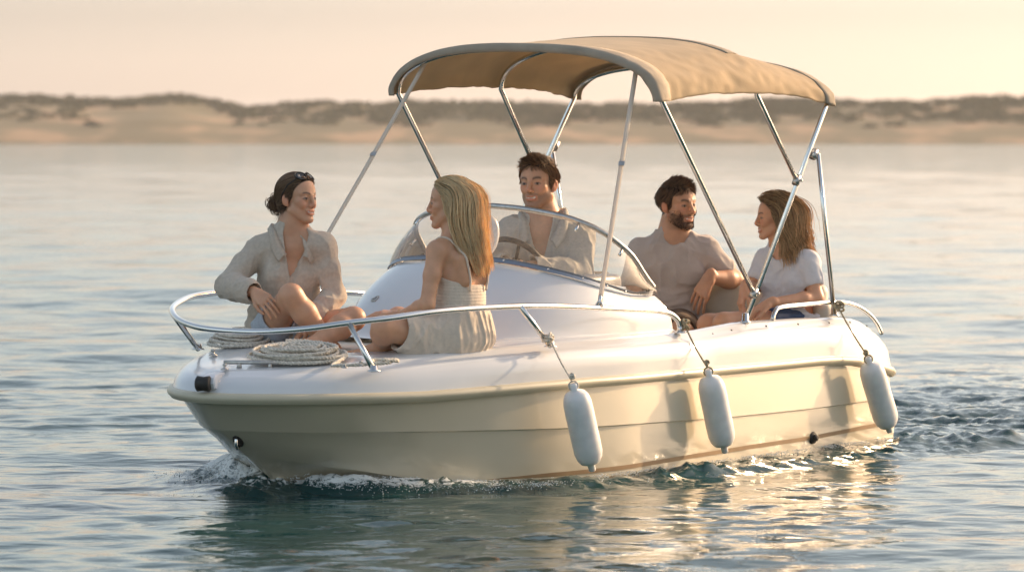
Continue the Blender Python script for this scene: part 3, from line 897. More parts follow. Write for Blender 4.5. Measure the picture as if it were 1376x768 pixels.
mb = MB(); mb.lathe([(0, 0), (0.008, 0), (0.006, 0.004), (0, 0.005)], dirb * 0.0 + side_ * 0.029, side_, 10); mb.build('screw', 'steel', ar)
bpy.context.view_layer.update()
o_c = Vector((0, 0, CAM_H))
ok_, ec, en, _i = hull.ray_cast(o_c - ORG, (at(320, 592, 18.0) - o_c).normalized())
en = en if en.y < 0 else -en
up_ = Vector((0, 0, 1)); up_ = (up_ - en * up_.dot(en)).normalized()
mb = MB(); mb.tube([ec + en * (0.034 * math.sin(a)) + up_ * (0.030 * math.cos(a)) for a in np.linspace(0, math.pi, 12)], 0.0075, 10)
mb.build('bow_eye', 'steel', boat)
mb = MB(); q_ = Vector((0, 0, 1)).rotation_difference(en)
mb.grid([[ec + en * h + up_ * (0.050 * s_ * math.cos(a)) + en.cross(up_) * (0.022 * s_ * math.sin(a)) for a in np.linspace(0, 6.2832, 20, endpoint=False)] for s_, h in ((1.0, -0.01), (1.0, 0.003), (0.85, 0.007), (0.01, 0.007))], close_v=True)
mb.build('eye_plate', 'rubber_black', boat)
mb = MB(); mb.lathe([(0, 0), (0.032, 0), (0.030, 0.012), (0.016, 0.02), (0.018, 0.03), (0.008, 0.036), (0, 0.036)], W(-0.924, hull_v(-0.924, 0.085) - 0.002, 0.092), (uvz(0.1, 1, 0.1) - uvz(0, 0, 0)), 14)
mb.build('skin_fitting', 'rubber_black', boat, smooth=False)
# little heart-shaped catch on the console front
hc = Vector((1.05, -0.36, 0.83))
mb = MB()
hp = []
for k in range(24):
    a = 2 * math.pi * k / 24
    x = 16 * math.sin(a) ** 3 / 17; y = (13 * math.cos(a) - 5 * math.cos(2 * a) - 2 * math.cos(3 * a) - math.cos(4 * a)) / 17
    hp.append((x * 0.020, y * 0.020))
ndir = (uvz(0.85, 0.1, 0.5) - uvz(0, 0, 0)).normalized(); rx = Vector((1, 0, 0)); rx = (rx - ndir * rx.dot(ndir)).normalized(); uy = ndir.cross(rx); uy = uy if uy.z > 0 else -uy
HEART = (mb, hp, ndir, rx, uy)

# ------------------------------------------------------------------ sunshade
bim = empty('sunshade', W(-0.4, 0, 1.7), boat)
bo = W(-0.4, 0, 1.7)
def WB(u, v, z): return W(u, v, z) - bo
def arch(s_, hw_, zb, za, p=2.7, q=2.2):
    """s_ in -1..1 across; rounded-square hoop"""
    a = s_ * math.pi / 2
    v = hw_ * math.copysign(abs(math.sin(a)) ** (2 / p), a)
    z = zb + (za - zb) * max(math.cos(a), 0) ** (2 / q)
    return v, z
ARCH = {'front': (0.375, 0.765, 1.762, 2.005), 'mid': (-0.50, 0.765, 1.800, 2.060), 'rear': (-1.215, 0.765, 1.755, 1.965)}
def canopy_pt(t, s_):
    """t 0 front .. 1 rear"""
    us_ = 0.455 + (-1.235 - 0.455) * t
    k = [0, 0.57, 1.0]
    zb = float(np.interp(t, k, [1.748, 1.795, 1.740])); za = float(np.interp(t, k, [2.012, 2.066, 1.968]))
    # cloth sags a little between the hoops and its side edge is drawn up in a curve
    ph_ = (t / 0.57) if t < 0.57 else (t - 0.57) / 0.43
    sag = math.sin(math.pi * ph_)
    zb += 0.018 * sag; za += (-0.006 if t < 0.57 else -0.012) * sag
    za -= 0.0
    v, z = arch(s_, 0.775, zb, za)
    v *= 1 - 0.012 * sag
    w = 0.002 * math.sin(t * 37 + s_ * 9) * abs(s_) ** 2 + 0.0012 * math.sin(t * 71 - s_ * 23) * abs(s_)
    w += 0.006 * mnoise.noise(Vector((t * 6, s_ * 4, 1.0))) + 0.0045 * abs(s_) * (1 - abs(mnoise.noise(Vector((t * 14 + s_ * 5, s_ * 4 - t * 7, 4.0)))) * 3)
    return us_, v + w, z + w * 0.6
def canopy_grid(t0, t1, nt, s0, s1, ns, off=0.0):
    G = []
    for i in range(nt + 1):
        t = t0 + (t1 - t0) * i / max(nt, 1); row = []
        for j in range(ns + 1):
            s_ = s0 + (s1 - s0) * j / ns
            u, v, z = canopy_pt(t, s_)
            a = s_ * math.pi / 2
            row.append(WB(u, v + off * math.sin(a), z + off * math.cos(a)))
        G.append(row)
    return G
mb = MB(); mb.grid(canopy_grid(0, 1, 70, -1, 1, 90)); can = mb.build('canopy', 'canvas', bim, solid=0.003)
def hem(name, rows):
    G = []
    for t, off in rows: G += canopy_grid(t, t, 0, -1.0, 1.0, 90, off)
    m_ = MB(); m_.grid(G); m_.build(name, 'canvas_band', bim, solid=0.004)
hem('front_hem', [(0.060, 0.004), (0.03, 0.004), (0.004, 0.0045), (-0.006, 0.001), (-0.012, -0.010), (-0.014, -0.024), (-0.013, -0.040)])
hem('rear_hem', [(0.950, 0.004), (0.975, 0.004), (0.998, 0.004), (1.008, 0.0), (1.012, -0.012), (1.013, -0.034)])
mb = MB(); mb.grid(canopy_grid(0.54, 0.60, 5, -0.42, 0.50, 60, 0.0035)); mb.build('middle_sleeve', 'canvas_band', bim, solid=0.004)
def hoop(name, u0, hw_, zb, za, legP, legS):
    pts = [WB(*legP)]
    for s_ in np.linspace(1, -1, 41):
        v, z = arch(s_, hw_, zb, za, 2.7, 2.2); pts.append(WB(u0, v, z))
    pts.append(WB(*legS))
    m_ = MB(); m_.tube(pts, 0.0125, 10); return m_.build(name, 'steel', bim)
JL, JM, JS = (-0.425, 0.775, 0.825), (-0.865, 0.768, 1.372), (-1.045, 0.766, 1.50)
def neg(p): return (p[0], -p[1], p[2])
hoop('front_hoop', 0.415, 0.752, 1.76, 1.986, JL, neg(JL))
hoop('middle_hoop', -0.50, 0.748, 1.79, 2.022, JM, neg(JM))
hoop('main_hoop', -1.205, 0.750, 1.750, 1.928, (-0.344, 0.775, 0.692), (-0.344, -0.775, 0.692))
for sg in (1, -1):
    mb = MB(); mb.tube([WB(JS[0], sg * 0.79, JS[2]), WB(-1.245, sg * 0.775, 0.700)], 0.0115, 10); mb.build('strut', 'steel', bim)
    for (u, v, z) in ((-0.344, 0.775, 0.690), (-1.245, 0.775, 0.690)):
        mb = MB(); mb.lathe([(0, 0), (0.026, 0), (0.026, 0.005), (0.018, 0.010), (0.016, 0.045), (0.0, 0.05)], WB(u, sg * v, z - 0.006), (0, 0, 1), 14); mb.build('deck_mount', 'steel', bim)
    for J in (JL, JM, JS):
        q_ = WB(J[0], sg * J[1], J[2]); d_ = (WB(-1.205, sg * 0.755, 1.755) - WB(-0.344, sg * 0.775, 0.692)).normalized()
        mb = MB(); mb.tube([q_ - d_ * 0.024, q_ + d_ * 0.024], 0.0185, 12); mb.tube([q_ - Vector((0, 0.0, 0)), q_ + (uvz(0, sg, 0) - uvz(0, 0, 0)) * 0.032], 0.007, 8)
        mb.build('clamp', 'steel_dull', bim)
    # webbing strap from the front hoop forward to the rail, with its buckle
    a_, b_ = Vector((0.385, sg * 0.60, 1.930)), Vector((1.03, sg * 0.79, 0.815))
    if sg < 0: b_ = Vector((1.22, -0.785, 0.83))
    mb = MB(); mid = a_.lerp(b_, 0.5) + Vector((0, 0, -0.006))
    A_, M_, B_ = WB(*a_), WB(*mid), WB(*b_)
    pth = [A_.lerp(M_, t) for t in np.linspace(0, 1, 8)] + [M_.lerp(B_, t) for t in np.linspace(0.1, 1, 8)]
    wd = Vector((1, 0.15, 0)).normalized() * 0.0115; th_ = Vector((0, -0.0012, 0))
    mb.grid([[p - wd + th_, p + wd + th_, p + wd - th_, p - wd - th_] for p in pth], close_v=True)
    stp = mb.build('strap', 'webbing', bim)
    q_ = A_.lerp(B_, 0.42); d_ = (B_ - A_).normalized()
    mb = MB(); mb.grid([[q_ + d_ * t - wd * 1.25 + Vector((0, -0.005, 0)), q_ + d_ * t + wd * 1.25 + Vector((0, -0.005, 0)), q_ + d_ * t + wd * 1.25 + Vector((0, 0.005, 0)), q_ + d_ * t - wd * 1.25 + Vector((0, 0.005, 0))] for t in (-0.012, 0.012)], close_v=True)
    mb.build('buckle', 'steel_dull', stp, smooth=False)
    mb = MB(); mb.tube([B_ - d_ * 0.06, B_ - d_ * 0.04, B_], [0.004, 0.008, 0.006], 8)
    mb.tube([B_ + Vector((0.016 * math.cos(a), 0.0, 0.016 * math.sin(a))) for a in np.linspace(0, 6.28, 14, endpoint=False)], 0.004, 6, closed=True)
    mb.build('snap_hook', 'steel', stp)

# ------------------------------------------------------------------ fenders
def twisted(mb, pts, r, pitch=0.03):
    """two strands laid round each other"""
    P = [Vector(p) for p in pts]; L = 0
    out = [[], []]
    for i in range(len(P)):
        if i: L += (P[i] - P[i - 1]).length
        t = (P[min(i + 1, len(P) - 1)] - P[max(i - 1, 0)]).normalized()
        a = Vector((0, 0, 1)) if abs(t.z) < 0.9 else Vector((1, 0, 0))
        x = t.cross(a).normalized(); y = t.cross(x)
        for k in range(2):
            an = 2 * math.pi * L / pitch + k * math.pi
            out[k].append(P[i] + (x * math.cos(an) + y * math.sin(an)) * r * 0.55)
    for k in range(2): mb.tube(out[k], r * 0.62, 6)
def dense(pts, step=0.006):
    P = [Vector(p) for p in pts]; out = []
    for i in range(len(P) - 1):
        n_ = max(1, int((P[i + 1] - P[i]).length / step))
        out += [P[i].lerp(P[i + 1], k / n_) for k in range(n_)]
    return out + [P[-1]]
def fender(top, bot, tie, label, knot=1.0):
    T, Bm, K = uvz(*top), uvz(*bot), uvz(*tie)
    root = empty('fender', T)
    tag(root, label, 'fender', 'white fenders hung along the port side')
    ax = (Bm - T); L = ax.length; ax.normalize()
    R_ = 0.065
    mb = MB()
    prof = [(0.0, 0.0), (0.010, 0.0), (0.016, 0.004), (0.017, 0.030), (0.026, 0.038), (0.048, 0.050), (0.058, 0.068), (0.0645, 0.095), (R_ + 0.001, 0.15), (R_, L / 2), (R_ + 0.0008, L - 0.15),
            (0.0645, L - 0.095), (0.058, L - 0.068), (0.046, L - 0.048), (0.024, L - 0.038), (0.017, L - 0.030), (0.016, L - 0.004), (0.010, L), (0.0, L)]
    mb.lathe(prof, (0, 0, 0), ax, 32)
    mb.build('fender_body', 'fender_vinyl', root)
    mb = MB()
    ey = ax * 0.012
    mb.tube([ey + Vector((0.021 * math.cos(a), 0.0, 0.021 * math.sin(a))) for a in np.linspace(0, 6.28, 16, endpoint=False)], 0.004, 6, closed=True)
    mid = (K - T).lerp(Vector((0, 0, 0)), 0.5) + Vector((0, 0, -0.008))
    twisted(mb, dense(smooth_path([K - T, mid, ey - ax * 0.02], 10), 0.004), 0.0048, 0.022)
    # knot above the fender and hitch on the rail
    rr_ = random.Random(len(label))
    for (c_, s_, n_) in ((ey - ax * 0.045, 0.010 * 1, 3), (K - T, 0.022 * knot, 6)):
        for k in range(n_):
            q_ = Matrix.Rotation(rr_.uniform(0, 6.28), 3, 'Z') @ Matrix.Rotation(rr_.uniform(-0.9, 0.9) + 1.1, 3, 'X')
            oc = Vector((rr_.uniform(-1, 1), rr_.uniform(-1, 0.4), rr_.uniform(-1.2, 1.2))) * s_ * 0.55
            mb.tube([c_ + oc + q_ @ Vector((s_ * math.cos(a), s_ * 0.8 * math.sin(a), 0)) for a in np.linspace(0, 6.28, 14, endpoint=False)], 0.0055, 6, closed=True)
    mb.build('fender_line', 'rope_thin' if knot < 1.0 else 'rope', root)
    return root
fender((1.523, 0.958, 0.492), (1.352, 0.955, 0.088), (1.475, 0.800, 0.690), 'foremost white fender, nearest the bow, tied to the third rail stanchion', 1.0)
fender((0.324, 0.955, 0.498), (0.155, 0.952, 0.094), (0.300, 0.812, 0.700), 'middle white fender with scuffed lower end, hung from the aft end of the bow rail', 0.95)
fender((-1.277, 0.950, 0.484), (-1.519, 0.950, 0.092), (-1.235, 0.800, 0.735), 'aftmost white fender by the stern, hung on a thin line from the stern rail', 0.98)

# ------------------------------------------------------------------ coiled ropes on the foredeck
def coil(center, rx_, ry_, layers, turns, r, name, label, tail=None, seed=1):
    rr_ = random.Random(seed)
    C0 = uvz(*center); root_pts = []
    tot = 0
    for L_ in range(layers):
        nt = turns - L_
        for k in range(int(nt * 40)):
            f_ = k / (nt * 40)
            rad = (1 - (1 - 0.22) * (f_ if L_ % 2 == 0 else 1 - f_)) * (1 - L_ * 0.075)
            an = 2 * math.pi * (k / 40) + L_ * 0.7
            jx = 0.010 * math.sin(an * 0.37 + L_ * 2 + seed); jz = 0.0045 * math.sin(an * 1.7 + seed * 3 + L_)
            root_pts.append(Vector((math.cos(an) * rx_ * rad + jx, math.sin(an) * ry_ * rad + jx, r + L_ * r * 1.5 + jz)))
    tilt = Matrix.Rotation(math.radians(7), 3, 'X'); root_pts = [tilt @ p + Vector((0, 0, 0.012)) for p in root_pts]
    if tail: root_pts = smooth_path([uvz(*p) - C0 for p in tail[::-1]], 8)[:-1] + root_pts
    mb = MB(); twisted(mb, dense(root_pts, 0.009), r, 0.032)
    o = mb.build(name, 'rope', None); o.location = C0
    tag(o, label, 'rope', 'coiled mooring ropes on the bow')
    return o
zt = z_top(2.3) + 0.005
coil((2.16, -0.43, zt), 0.145, 0.145, 4, 5, 0.0088, 'rope_coil', 'small flat round coil of white rope beside the seated woman, nearer the bow tip rail', seed=2)
coil((2.52, 0.16, z_top(2.52) + 0.005), 0.225, 0.17, 4, 7, 0.0092, 'rope_coil', 'larger loose coil of white rope with its end trailing to the rail foot', seed=5,
     tail=[(2.62, 0.40, 0.590), (2.55, 0.48, 0.595), (2.48, 0.53, 0.600), (2.42, 0.58, 0.612), (2.47, 0.61, 0.610), (2.52, 0.57, 0.605), (2.45, 0.52, 0.615), (2.38, 0.57, 0.615), (2.42, 0.62, 0.615), (2.50, 0.60, 0.622)])
# ------------------------------------------------------------------ figures: one smooth surface from blended volumes
def V3(*a): return np.array(a, dtype=np.float64)
def unit(a): return a / (np.linalg.norm(a) + 1e-12)

class Vol:
    """list of blended volumes; d(P) gives the distance field"""
    def __init__(s): s.p = []
    def cap(s, a, b, ra, rb, k=0.02, sub=False, tagc=None):
        s.p.append(('c', np.array(a, float), np.array(b, float), ra, rb, k, sub)); return s
    def ell(s, c, r, R=None, k=0.02, sub=False):
        s.p.append(('e', np.array(c, float), np.array(r, float), np.eye(3) if R is None else np.array(R, float), 0, k, sub)); return s
    def plane(s, c, n, sub=True, k=0.002):
        s.p.append(('p', np.array(c, float), unit(np.array(n, float)), 0, 0, k, sub)); return s
    def one(s, q, P):
        if q[0] == 'c':
            a, b, ra, rb = q[1:5]
            ab = b - a; t = np.clip(((P - a) @ ab) / (ab @ ab + 1e-12), 0, 1)
            return np.linalg.norm(P - a - t[:, None] * ab, axis=1) - (ra + (rb - ra) * t)
        if q[0] == 'e':
            L = (P - q[1]) @ q[3].T
            r = q[2]; k0 = np.linalg.norm(L / r, axis=1); k1 = np.linalg.norm(L / (r * r), axis=1)
            return k0 * (k0 - 1) / (k1 + 1e-9)
        return (P - q[1]) @ q[2] * -1.0
    def d(s, P, idx=None):
        out = np.full(len(P), 1e3)
        for i, q in enumerate(s.p):
            if idx is not None and not idx[i]: continue
            di = s.one(q, P); k = q[5]
            if q[6]:
                h = np.clip(k - np.abs(out + di), 0, None) / k
                out = np.maximum(out, -di) + h * h * k * 0.25
            else:
                h = np.clip(k - np.abs(out - di), 0, None) / k
                out = np.minimum(out, di) - h * h * k * 0.25
        return out
    def bounds(s):
        lo = np.full(3, 1e9); hi = -lo
        for q in s.p:
            if q[6]: continue
            if q[0] == 'c':
                r = max(q[3], q[4])
                for e_ in (q[1], q[2]): lo = np.minimum(lo, e_ - r); hi = np.maximum(hi, e_ + r)
            elif q[0] == 'e':
                r = q[2].max(); lo = np.minimum(lo, q[1] - r); hi = np.maximum(hi, q[1] + r)
        return lo, hi

def surface(vol, h, post=None, margin=0.015, lo=None, hi=None, smooth_it=1):
    """naive surface nets on blocks near the surface; post(P, d) may change the field"""
    l0, h0 = vol.bounds()
    if lo is None: lo = l0
    if hi is None: hi = h0
    lo = lo - margin - 2 * h; hi = hi + margin + 2 * h
    bs = 12; nb = np.ceil((hi - lo) / (h * bs)).astype(int)
    N = nb * bs + 1
    D = np.empty(N, dtype=np.float32)
    g = np.arange(bs)
    off = np.stack(np.meshgrid(g, g, g, indexing='ij'), -1).reshape(-1, 3) * h
    half = h * bs / 2; diag = half * 1.7321
    bi = np.stack(np.meshgrid(*[np.arange(n_) for n_ in nb], indexing='ij'), -1).reshape(-1, 3)
    cen = lo + (bi * bs) * h + half
    per = np.stack([vol.one(q, cen) for q in vol.p], 1)
    full = vol.d(cen)
    D[:] = 1.0
    act = np.abs(full) < diag + margin + 0.02
    for b_ in np.nonzero(~act & (full < 0))[0]:
        x, y, z = bi[b_] * bs; D[x:x + bs, y:y + bs, z:z + bs] = -1.0
    addm = np.array([not q[6] for q in vol.p])
    for b_ in np.nonzero(act)[0]:
        m_ = per[b_][addm].min()
        idx = np.where(addm, per[b_] < m_ + 2 * diag + 0.06, per[b_] < diag + 0.04)
        P = lo + bi[b_] * bs * h + off
        d = vol.d(P, idx)
        if post is not None: d = post(P, d)
        x, y, z = bi[b_] * bs
        D[x:x + bs, y:y + bs, z:z + bs] = d.reshape(bs, bs, bs)
    S = D < 0
    c8 = np.zeros(np.array(N) - 1, dtype=np.uint8)
    for i in (0, 1):
        for j in (0, 1):
            for k in (0, 1):
                c8 += S[i:N[0] - 1 + i, j:N[1] - 1 + j, k:N[2] - 1 + k]
    cells = np.argwhere((c8 > 0) & (c8 < 8))
    if len(cells) == 0: return np.zeros((0, 3)), np.zeros((0, 4), int)
    idm = np.full(c8.shape, -1, dtype=np.int32); idm[cells[:, 0], cells[:, 1], cells[:, 2]] = np.arange(len(cells))
    acc = np.zeros((len(cells), 3)); cnt = np.zeros(len(cells))
    corners = [(i, j, k) for i in (0, 1) for j in (0, 1) for k in (0, 1)]
    val = {c: D[cells[:, 0] + c[0], cells[:, 1] + c[1], cells[:, 2] + c[2]].astype(float) for c in corners}
    for c in corners:
        for ax in range(3):
            if c[ax] == 0:
                e_ = list(c); e_[ax] = 1; e_ = tuple(e_)
                a, b = val[c], val[e_]; m_ = (a < 0) != (b < 0)
                t = np.where(m_, a / (a - b + 1e-12), 0)
                p_ = np.zeros((len(cells), 3)); p_[:] = c; p_[:, ax] = t
                acc[m_] += p_[m_]; cnt[m_] += 1
    V = lo + (cells + acc / cnt[:, None]) * h
    quads = []
    for ax in range(3):
        o1, o2 = [(1, 2), (2, 0), (0, 1)][ax]
        sl = [slice(None)] * 3; sl2 = [slice(None)] * 3
        sl[ax] = slice(0, N[ax] - 1); sl2[ax] = slice(1, N[ax])
        ch = S[tuple(sl)] != S[tuple(sl2)]
        E = np.argwhere(ch)
        ok = (E[:, o1] > 0) & (E[:, o2] > 0) & (E[:, o1] < N[o1] - 1) & (E[:, o2] < N[o2] - 1)
        E = E[ok]
        q = []
        for d1, d2 in ((-1, -1), (0, -1), (0, 0), (-1, 0)):
            c = E.copy(); c[:, o1] += d1; c[:, o2] += d2
            q.append(idm[c[:, 0], c[:, 1], c[:, 2]])
        q = np.stack(q, 1)
        inside = S[E[:, 0], E[:, 1], E[:, 2]]
        q[~inside] = q[~inside][:, ::-1]
        quads.append(q)
    F = np.concatenate(quads); F = F[(F >= 0).all(1)]
    for _ in range(smooth_it):
        s_ = np.zeros_like(V); n_ = np.zeros(len(V))
        for a in range(4):
            b = (a + 1) % 4
            for k in range(3):
                s_[:, k] += np.bincount(F[:, a], V[F[:, b], k], len(V)) + np.bincount(F[:, b], V[F[:, a], k], len(V))
            n_ += np.bincount(F[:, a], minlength=len(V)) + np.bincount(F[:, b], minlength=len(V))
        V = V * 0.5 + 0.5 * s_ / np.maximum(n_, 1)[:, None]
    return V, F

# ---- head -------------------------------------------------------------------------------
def frame(fwd, up=(0, 0, 1), roll=0.0):
    f = unit(np.array(fwd, float)); u = np.array(up, float); u = unit(u - f * (u @ f)); r = np.cross(f, u)
    if roll:
        u, r = u * math.cos(roll) + r * math.sin(roll), r * math.cos(roll) - u * math.sin(roll)
    return np.stack([r, f, u], 1)      # columns: right, forward, up
class Head:
    def __init__(s, c, fwd, scale=1.0, up=(0, 0, 1), roll=0.0, male=False, smile=1.0, beard=0.0, brow=(0.05, 0.03, 0.02), eye=(0.05, 0.03, 0.02)):
        s.c = np.array(c, float); s.R = frame(fwd, up, roll); s.k = scale; s.male = male; s.smile = smile; s.beard = beard; s.brow = np.array(brow); s.eye = np.array(eye)
    def w(s, x, y, z): return s.c + s.R @ (np.array([x, y, z]) * s.k)
    def loc(s, P): return ((P - s.c) @ s.R) / s.k
    def cap(s, V, a, b, ra, rb, k=0.01, sub=False): V.cap(s.w(*a), s.w(*b), ra * s.k, rb * s.k, k * s.k, sub)
    def ell(s, V, c, r, k=0.01, sub=False, R=None):
        M = s.R.T if R is None else (R.T @ s.R.T)
        V.ell(s.w(*c), np.array(r) * s.k, M, k * s.k, sub)
    def add(s, V):
        m = s.male; j = 1.08 if m else 1.0
        s.ell(V, (0, -0.014, 0.034), (0.072, 0.092, 0.078), 0.02)
        s.ell(V, (0, 0.028, 0.034), (0.060, 0.052, 0.058), 0.02)
        s.ell(V, (0, 0.022, -0.030), (0.056 * j, 0.056, 0.066), 0.02)
        for x in (1, -1):
            s.cap(V, (x * 0.048 * j, 0.006, -0.052), (x * 0.016 * j, 0.060, -0.094), 0.018 * j, 0.016 * j, 0.022)
            s.ell(V, (x * 0.040, 0.052, -0.016), (0.019, 0.017, 0.015), 0.020)
            s.ell(V, (x * (0.032 + 0.003 * s.smile), 0.062, -0.036 + 0.004 * s.smile), (0.014, 0.013, 0.012), 0.014)
            s.cap(V, (x * 0.046, 0.058, 0.022), (x * 0.012, 0.077, 0.021), 0.010 if m else 0.0075, 0.010 if m else 0.008, 0.012)
        s.ell(V, (0, 0.066, -0.096), (0.018 * j, 0.017, 0.014), 0.014)
        s.ell(V, (0, 0.060, -0.060), (0.027, 0.023, 0.026), 0.014)
        for x in (1, -1):
            s.ell(V, (x * 0.031, 0.096, 0.000), (0.019, 0.020, 0.013), 0.008, sub=True)
        for x in (1, -1):
            s.ell(V, (x * 0.0315, 0.0655, -0.001), (0.0125, 0.0125, 0.0125), 0.002)
            s.cap(V, (x * 0.045, 0.0655, 0.001), (x * 0.032, 0.0768, 0.0050), 0.0030, 0.0036, 0.003)
            s.cap(V, (x * 0.032, 0.0768, 0.0050), (x * 0.020, 0.0735, 0.0010), 0.0036, 0.0028, 0.003)
            s.cap(V, (x * 0.044, 0.0660, -0.005), (x * 0.030, 0.0758, -0.0078), 0.0030, 0.0036, 0.004)
            s.cap(V, (x * 0.030, 0.0758, -0.0078), (x * 0.020, 0.0735, -0.004), 0.0036, 0.003, 0.004)
        ny_ = 0.0 if m else -0.005
        s.cap(V, (0, 0.080, 0.014), (0, 0.102 + ny_, -0.025), 0.0075 * j, 0.0090 * j, 0.010)
        s.ell(V, (0, 0.101 + ny_, -0.030), (0.0095 * j, 0.0100, 0.0088), 0.006)
        s.ell(V, (0, 0.082, -0.034), (0.011, 0.018, 0.012), 0.008)
        for x in (1, -1):
            s.ell(V, (x * 0.0115 * j, 0.090 + ny_, -0.0335), (0.0078, 0.0095, 0.0072), 0.005)
        w_ = 0.024 + 0.005 * s.smile; up_ = 0.006 * s.smile
        if s.smile > 0.5:
            s.ell(V, (0, 0.094, -0.0615), (w_ * 0.88, 0.0170, 0.0068), 0.003, sub=True)
            s.ell(V, (0, 0.066, -0.0600), (w_ * 0.84, 0.0168, 0.0085), 0.001)        # teeth
        gap = 0.0040 if s.smile > 0.5 else 0.0005
        for x in (1, -1):
            s.cap(V, (x * w_, 0.0735, -0.060 + up_ * 1.2), (x * w_ * 0.45, 0.0835, -0.0590 + gap * 0.7), 0.0026, 0.0042, 0.003)
            s.cap(V, (x * w_ * 0.45, 0.0835, -0.0590 + gap * 0.7), (0, 0.0855, -0.0585 + gap * 0.6), 0.0042, 0.0040, 0.003)
            s.cap(V, (x * w_, 0.0735, -0.060 + up_ * 1.2), (x * w_ * 0.45, 0.0820, -0.0665 - gap), 0.0026, 0.0050, 0.003)
            s.cap(V, (x * w_ * 0.45, 0.0820, -0.0665 - gap), (0, 0.0840, -0.0685 - gap), 0.0050, 0.0054, 0.003)
            Rm = frame((-0.25 * x * -1, 1, 0.0))
            s.ell(V, (x * 0.076, -0.010, -0.008), (0.0080, 0.0165, 0.028), 0.005, R=frame((x * -0.35, 1, 0.15)))
            s.ell(V, (x * 0.085, -0.004, -0.004), (0.0065, 0.0095, 0.017), 0.004, sub=True, R=frame((x * -0.35, 1, 0.15)))
            s.ell(V, (x * 0.072, 0.000, -0.030), (0.006, 0.007, 0.009), 0.004)
    def hairline(s, L):
        zl = np.interp(L[:, 1], [-0.11, -0.06, -0.03, 0.0, 0.022, 0.036, 0.05, 0.066, 0.08], [-0.075, -0.072, -0.055, -0.020, 0.006, 0.040, 0.060, 0.078, 0.10] if not s.male
                       else [-0.062, -0.058, -0.045, -0.020, -0.010, 0.040, 0.056, 0.070, 0.10])
        return L[:, 2] - zl
    def color(s, P, base, hairc, C):
        """paint the head's own colours (lips, brows, lashes, stubble) onto C"""
        L = s.loc(P); near_ = (np.abs(L[:, 0]) < 0.10) & (np.abs(L[:, 1]) < 0.13) & (L[:, 2] > -0.125) & (L[:, 2] < 0.14)
        x = np.abs(L[:, 0]); y, z = L[:, 1], L[:, 2]
        def mixin(m_, col, a=1.0):
            m_ = (np.clip(m_, 0, 1) * near_ * a)[:, None]; C[:] = C * (1 - m_) + np.array(col) * m_
        # warm cheeks and nose tip
        mixin(np.exp(-(((x - 0.040) / 0.018) ** 2 + ((z + 0.020) / 0.020) ** 2)) * (y > 0.03), base * np.array([1.12, 0.80, 0.74]), 0.5)
        mixin(np.exp(-((x / 0.014) ** 2 + ((z + 0.030) / 0.012) ** 2)) * (y > 0.09), base * np.array([1.1, 0.78, 0.72]), 0.5)
        mixin((x > 0.070) * 1.0, base * np.array([1.1, 0.72, 0.62]), 0.6)
        if s.beard > 0:
            nz_ = vnoise(P * 260) * 0.5 + 0.75
            low = np.clip((-0.044 - z) / 0.012 + np.clip(x - 0.045, 0, 1) * 70, 0, 1) * (y > -0.012) * (z < 0.0)
            chinz = np.clip((y + 0.012) / 0.045, 0, 1) * np.clip((z + 0.120) / 0.014, 0, 1)
            must = np.exp(-((z + 0.049) / 0.0065) ** 2) * (x < 0.034) * (y > 0.06)
            b_ = np.maximum(low * chinz, must)
            w_ = 0.030
            lipm = (x < w_) * np.exp(-((z + 0.063) / 0.010) ** 2) * (y > 0.06)
            mixin(b_ * (1 - lipm) * nz_, s.brow * 1.1, s.beard)
        # lips
        w_ = 0.025 + 0.004 * s.smile
        lip = np.clip((w_ - x) / 0.004, 0, 1) * np.clip((0.0125 - np.abs(z + 0.0635)) / 0.003, 0, 1) * (y > 0.068)
        mixin(lip, base * np.array([1.0, 0.64, 0.60]), 0.7)
        if s.smile > 0.5:
            te = np.clip((w_ * 0.84 - x) / 0.003, 0, 1) * np.clip((0.0048 - np.abs(z + 0.0605)) / 0.0012, 0, 1) * (y > 0.062) * (y < 0.0845)
            mixin(te, (0.62, 0.56, 0.48), 1.0)
            dk = np.clip((w_ * 0.86 - x) / 0.003, 0, 1) * np.clip((0.0014 - np.abs(z + 0.0680)) / 0.001, 0, 1) * (y > 0.06) * (y < 0.081)
            mixin(dk, (0.06, 0.02, 0.015), 0.8)
        # brows
        bz = 0.0215 + 0.004 * np.clip(1 - ((x - 0.034) / 0.016) ** 2, -1, 1)
        mixin(np.exp(-((z - bz) / (0.0052 if s.male else 0.0036)) ** 2) * np.clip((x - 0.011) / 0.004, 0, 1) * np.clip((0.050 - x) / 0.006, 0, 1) * (y > 0.04), s.brow, 0.9)
        # eyes
        ex = np.abs(x - 0.0315)
        white = (ex < 0.0115) & (np.abs(z + 0.0012) < 0.0046 - 2.0 * ex ** 2 * 16) & (y > 0.062)
        mixin(white * 1.0, (0.36, 0.28, 0.22), 1.0)
        iris = np.clip((0.0062 - np.sqrt(ex ** 2 + (z + 0.001) ** 2)) / 0.0015, 0, 1) * (y > 0.066)
        mixin(iris, s.eye, 1.0)
        lash = (ex < 0.0145) * np.exp(-((z - (0.0042 - ex ** 2 * 30)) / 0.0017) ** 2) * (y > 0.058)
        mixin(lash, (0.02, 0.013, 0.01), 0.9)
        lash2 = (ex < 0.0125) * np.exp(-((z + 0.0066 - ex ** 2 * 20) / 0.0013) ** 2) * (y > 0.058)
        mixin(lash2, base * 0.35, 0.6)
        # nostrils
        mixin(np.exp(-(((x - 0.006) / 0.003) ** 2 + ((z + 0.041) / 0.0022) ** 2)) * (y > 0.075), (0.05, 0.02, 0.015), 0.9)
        # scalp under the hair
        hl = s.hairline(L)
        mixin(np.clip(hl / 0.006, 0, 1) * (x < 0.0715), hairc * 0.8, 1.0)
        return C

